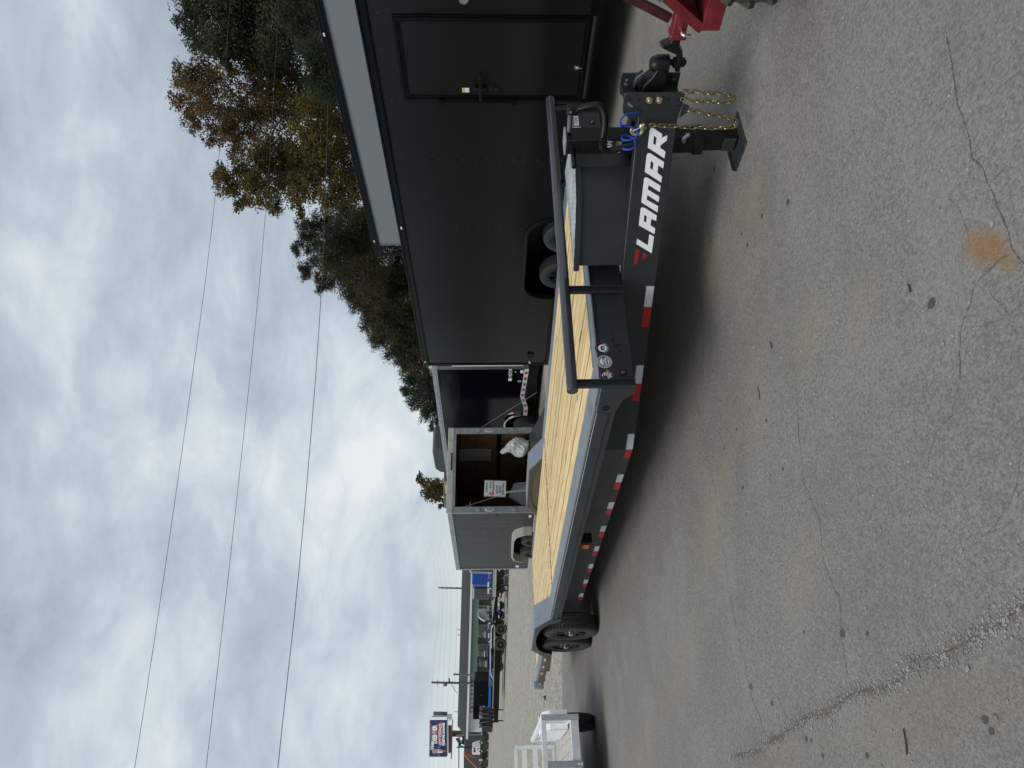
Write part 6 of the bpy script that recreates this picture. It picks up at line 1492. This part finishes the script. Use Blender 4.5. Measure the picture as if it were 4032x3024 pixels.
simple_wheel(ref, 1915, 2998, 112, 0.45, 0.3, -0.3); simple_wheel(ref, 1915, 3030, 112, 0.45, 0.3, -0.3)

# ------------------------------------------------------------------ overhead wires across the sky
for k, (P, lab) in enumerate(((((920, -120, 30), (905, 0, 30), (857, 750, 27), (715, 1800, 24), (533, 3024, 21), (430, 3600, 20)), 'highest of the three overhead wires crossing the sky'),
                              (((1105, -120, 30), (1098, 0, 30), (1052, 830, 27), (930, 2000, 24), (812, 3024, 21), (740, 3600, 20)), 'middle one of the three overhead wires crossing the sky'),
                              (((1300, -120, 31), (1292, 400, 30), (1270, 1150, 28), (1185, 2200, 24), (1092, 3024, 21), (1040, 3600, 20)), 'lowest and darkest of the three overhead wires crossing the sky'))):
    pts = smooth_path([at_depth(a, b, d) for a, b, d in P], 2)
    w = MB().tube(pts, (0.008, 0.008, 0.012)[k], 6).build('overhead_wire', WIREM); tag(w, lab, 'wire', 'overhead wires')

# ------------------------------------------------------------------ trees
def leaf_mat(name, c0, c1, c2):
    m = bpy.data.materials.new(name); m.use_nodes = True; t = m.node_tree; b = t.nodes['Principled BSDF']
    N = t.nodes.new; L = t.links.new
    g = N('ShaderNodeNewGeometry'); n = N('ShaderNodeTexNoise'); n.inputs['Scale'].default_value = 0.55; n.inputs['Detail'].default_value = 3; L(g.outputs['Position'], n.inputs['Vector'])
    n2 = N('ShaderNodeTexWhiteNoise'); 
    rd = N('ShaderNodeVectorMath'); rd.operation = 'SNAP'; rd.inputs[1].default_value = (0.17, 0.17, 0.17); L(g.outputs['Position'], rd.inputs[0]); L(rd.outputs[0], n2.inputs['Vector'])
    ad = N('ShaderNodeMath'); ad.operation = 'MULTIPLY_ADD'; L(n2.outputs['Value'], ad.inputs[0]); ad.inputs[1].default_value = 0.42; L(n.outputs[0], ad.inputs[2])
    r = N('ShaderNodeValToRGB'); L(ad.outputs[0], r.inputs[0])
    r.color_ramp.elements[0].position = 0.42; r.color_ramp.elements[0].color = (*c0, 1); r.color_ramp.elements[1].position = 0.98; r.color_ramp.elements[1].color = (*c2, 1)
    e = r.color_ramp.elements.new(0.7); e.color = (*c1, 1)
    L(r.outputs[0], b.inputs['Base Color']); b.inputs['Roughness'].default_value = 0.7; b.inputs['Specular IOR Level'].default_value = 0.2
    tr = N('ShaderNodeBsdfTranslucent'); L(r.outputs[0], tr.inputs[0]); mx_ = N('ShaderNodeMixShader'); mx_.inputs[0].default_value = 0.3
    L(b.outputs[0], mx_.inputs[1]); L(tr.outputs[0], mx_.inputs[2]); L(mx_.outputs[0], t.nodes['Material Output'].inputs[0])
    return m
LDARK = leaf_mat('dark_olive_leaves', (0.027, 0.028, 0.018), (0.056, 0.057, 0.032), (0.09, 0.085, 0.043))
LAUT = leaf_mat('autumn_leaves', (0.070, 0.046, 0.020), (0.125, 0.080, 0.032), (0.18, 0.12, 0.045))
LMIX = leaf_mat('turning_leaves', (0.055, 0.055, 0.020), (0.12, 0.105, 0.032), (0.17, 0.10, 0.032))
LCED = leaf_mat('cedar_needles', (0.016, 0.024, 0.015), (0.034, 0.046, 0.026), (0.056, 0.066, 0.036))
LPIN = leaf_mat('grey_green_needles', (0.030, 0.030, 0.018), (0.058, 0.055, 0.031), (0.088, 0.076, 0.044))

def tree(name, label, lobes, d, lm, seed, dens=1.0, leaf=0.11, base_py=None, gap=0.0, spread=0.8, twig=True, needle=False):
    rr = random.Random(seed)
    L3 = []
    for (px, py, r) in lobes:
        dd = d + rr.uniform(-1, 1) * spread * 2
        L3.append((at_depth(px, py, dd), r * d / FPX))
    cy = base_py if base_py is not None else sum(l[1] for l in lobes) / len(lobes)
    b = at_depth(1960, cy, d); base = Vector((b.x, b.y, lot_z(b.x, b.y) - 0.05))
    T = thing(name, label, 'tree', base, None, 'trees behind the trailers')
    top = max(l[0].z for l in L3); low = min(l[0].z - l[1] for l in L3)
    H = top - base.z
    cen = sum((l[0] for l in L3), Vector()) / len(L3)
    tr = MB(); r0 = 0.013 * H
    axis = [base, base + Vector((rr.uniform(-.2, .2), rr.uniform(-.2, .2), H * 0.25)), Vector((base.x * 0.6 + cen.x * 0.4, base.y * 0.6 + cen.y * 0.4, base.z + H * 0.5)), Vector((base.x * 0.4 + cen.x * 0.6, base.y * 0.4 + cen.y * 0.6, base.z + H * 0.72)), Vector((cen.x, cen.y, base.z + H * 0.9))]
    ax_ = smooth_path(axis, 2); n = len(ax_)
    tr.tube(ax_, r0, 9, r1=r0 * 0.15)
    def near(p):
        best = None
        for i, q in enumerate(ax_):
            if q.z > p.z - 0.18 * (p - Vector((q.x, q.y, p.z))).length - 0.2 and i > 2: break
            best = (i, q)
        return best or (0, ax_[0])
    leaves = MB()
    twigs = []
    for c, r in L3:
        i, q = near(c); mid = q.lerp(c, 0.5) + Vector((rr.uniform(-1, 1), rr.uniform(-1, 1), rr.uniform(0, 1))) * r * 0.25
        br = r0 * (1 - 0.8 * i / n) * 0.42
        limb = smooth_path([q, mid, c, c + (c - mid).normalized() * r * 0.6], 2); tr.tube(limb, br, 6, r1=0.012)
        nc = max(8, int(62 * (r / 1.2) ** 2))
        for k in range(nc):
            v = Vector((rr.gauss(0, 1), rr.gauss(0, 1), rr.gauss(0, 1))).normalized() * (rr.random() ** 0.45) * r
            v.z *= 0.9
            p = c + v
            if rr.random() < gap: continue
            if twig:
                s_ = limb[rr.randrange(len(limb) // 2, len(limb))]; twigs.append((s_, s_.lerp(p, 0.5) + Vector((0, 0, 0.1)), p))
            m_ = int(46 * dens); cr = r * 0.35
            for j in range(m_):
                o_ = p + Vector((rr.gauss(0, cr * 0.55), rr.gauss(0, cr * 0.55), rr.gauss(0, cr * 0.45)))
                s2 = leaf * 0.72 * rr.uniform(0.55, 1.25)
                if needle:
                    a = Vector((rr.gauss(0, 0.5), rr.gauss(0, 0.5), rr.uniform(-0.9, 0.4))).normalized() * s2 * 1.5; w = 0.22
                else:
                    a = Vector((rr.uniform(-1, 1), rr.uniform(-1, 1), rr.uniform(-1, 0.6))).normalized() * s2; w = 0.55
                b_ = a.cross(Vector((rr.uniform(-1, 1), rr.uniform(-1, 1), rr.uniform(-1, 1)))).normalized() * s2 * w
                k0 = len(leaves.v); leaves.v += [o_ - a, o_ + b_, o_ + a, o_ - b_]; leaves.f.append((k0, k0 + 1, k0 + 2, k0 + 3))
    for t_ in twigs: tr.tube(t_, 0.013, 3, r1=0.005)
    tr.v = [p - base for p in tr.v]; leaves.v = [p - base for p in leaves.v]
    tr.build('trunk', BARK, T)
    me = bpy.data.meshes.new('crown'); me.from_pydata([tuple(p) for p in leaves.v], [], leaves.f); me.materials.append(lm)
    obj('crown', me, T)
    return T
tree('oak_tree', 'tall dark olive tree rising highest at the right edge', [(755, 60, 75), (800, -60, 110), (790, 170, 75), (870, 120, 110), (900, 225, 60), (930, 0, 130), (980, 190, 110), (1040, 70, 130), (1080, 200, 90), (1130, 100, 110), (860, -200, 150), (1040, -150, 160), (1180, 0, 110), (1220, -150, 150)], 38, LDARK, 1, 1.1, 0.12, 40, 0.12)
tree('cedar_tree', 'dense dark green cedar in front of the tall tree, above the silver trailer', [(1190, 40, 95), (1200, 140, 90), (1230, 230, 85), (1260, 310, 75), (1285, 370, 50), (1180, -60, 110), (1300, 180, 90), (1320, 280, 80), (1290, 60, 100), (1390, 200, 110), (1400, 330, 90)], 31, LCED, 2, 1.5, 0.12, 150, 0.0, needle=True)
tree('maple_tree', 'orange-brown autumn maple with thin see-through crown and fine branches', [(730, 300, 62), (722, 400, 55), (790, 290, 70), (770, 470, 55), (840, 540, 50), (800, 380, 75), (880, 330, 65), (860, 450, 70), (930, 590, 50), (900, 520, 55), (960, 400, 75), (960, 500, 75), (1000, 320, 60), (1040, 450, 80), (1060, 360, 65), (1060, 560, 70), (1120, 450, 80)], 37, LAUT, 3, 1.0, 0.105, 470, 0.10)
tree('maple_tree', 'yellow-green maple beginning to turn, left of the orange-brown one', [(855, 690, 45), (900, 735, 55), (960, 680, 65), (955, 790, 45), (1020, 740, 70), (1030, 640, 70), (1085, 800, 45), (1100, 700, 75), (1130, 610, 75), (1180, 740, 70), (1190, 640, 80), (1200, 540, 75), (1240, 450, 85), (1260, 560, 80), (1270, 680, 80), (1310, 770, 70), (1180, 820, 40), (1340, 600, 90), (1380, 720, 80)], 35, LMIX, 4, 1.25, 0.11, 680, 0.04)
tree('pine_tree', 'grey-green ragged tree with bare forked top over the middle of the charcoal trailer', [(1195, 900, 42), (1180, 985, 40), (1215, 1060, 45), (1240, 940, 60), (1275, 1110, 45), (1290, 880, 65), (1290, 1010, 75), (1340, 930, 85), (1340, 1070, 80), (1390, 1140, 60), (1400, 1000, 95), (1440, 1090, 90), (1450, 900, 90)], 41, LPIN, 5, 1.6, 0.12, 1000, 0.0, needle=True)
tree('cedar_tree', 'dull green ragged cedar over the rear half of the charcoal trailer', [(1420, 1200, 55), (1455, 1275, 50), (1480, 1190, 75), (1500, 1330, 55), (1540, 1260, 80), (1560, 1370, 60), (1590, 1430, 45), (1600, 1310, 85), (1640, 1400, 70), (1530, 1140, 80), (1650, 1250, 90)], 45, LPIN, 6, 1.7, 0.13, 1270, 0.0, needle=True)
tree('spruce_tree', 'small pointed evergreen over the navy trailer', [(1590, 1545, 28), (1620, 1500, 42), (1640, 1570, 50), (1660, 1480, 55), (1675, 1620, 45), (1690, 1540, 60), (1705, 1670, 28), (1720, 1600, 55), (1740, 1480, 60)], 50, LCED, 7, 1.3, 0.13, 1550, 0.0, needle=True)
tree('oak_tree', 'small round sparse tree above the open grey trailer', [(1660, 1885, 24), (1685, 1905, 30), (1690, 1935, 30), (1715, 1915, 32), (1720, 1960, 28), (1740, 1985, 20), (1745, 1930, 30), (1775, 1920, 36), (1790, 1960, 30)], 62, LMIX, 8, 0.8, 0.16, 1925, 0.1)
tree('oak_tree', 'brownish tree half hidden between the tall dark one and the orange-brown one', [(1060, 280, 60), (1100, 340, 65), (1130, 250, 60), (1150, 380, 65), (1180, 310, 60), (1000, 250, 50), (1190, 420, 60), (1240, 380, 70), (1290, 430, 70), (1330, 480, 70), (1350, 390, 70), (1390, 520, 70)], 40, LPIN, 12, 1.1, 0.11, 320, 0.05)
tree('cedar_tree', 'low dark evergreen showing beneath the ragged forked tree', [(1420, 960, 70), (1450, 1040, 75), (1470, 1130, 75), (1510, 1180, 70), (1400, 850, 60), (1350, 830, 50), (1480, 960, 80), (1560, 1230, 70), (1600, 1340, 60), (1540, 1080, 80), (1500, 890, 70), (1560, 930, 60), (1590, 1010, 70), (1620, 1120, 70), (1660, 1220, 70)], 47, LCED, 13, 1.3, 0.13, 1050, 0.0, needle=True)
tree('oak_tree', 'little thin tree behind the traffic signal', [(1805, 2918, 10), (1818, 2930, 11), (1828, 2915, 12), (1840, 2928, 12)], 150, LDARK, 9, 0.6, 0.24, 2922, 0.1)

# unseen woodland added behind the camera to darken what the glossy skins mirror
r8 = random.Random(4); wm_ = MB()
for k in range(26000):
    x = r8.uniform(-75, 26); yb = -27 - 0.10 * (x + 20) + r8.uniform(-3.5, 3.5)
    h = 7.5 + 2.2 * math.sin(x * 0.31) + 1.3 * math.sin(x * 0.83 + 1)
    c = Vector((x, yb, h * (1 - r8.random() ** 1.6) * r8.uniform(0.15, 1.0) + 0.2)); s_ = r8.uniform(0.2, 0.5)
    a = Vector((r8.uniform(-1, 1), r8.uniform(-1, 1), r8.uniform(-1, 1))).normalized() * s_; b = a.cross(Vector((r8.uniform(-1, 1), r8.uniform(-1, 1), r8.uniform(-1, 1)))).normalized() * s_ * 0.7
    k0 = len(wm_.v); wm_.v += [c - a, c + b, c + a, c - b]; wm_.f.append((k0, k0 + 1, k0 + 2, k0 + 3))
o = stuff(wm_.build('added_woodland', LDARK, smooth=False)); tag(o, 'unseen dark woodland added to be mirrored faintly in the glossy trailer sides', 'woodland')
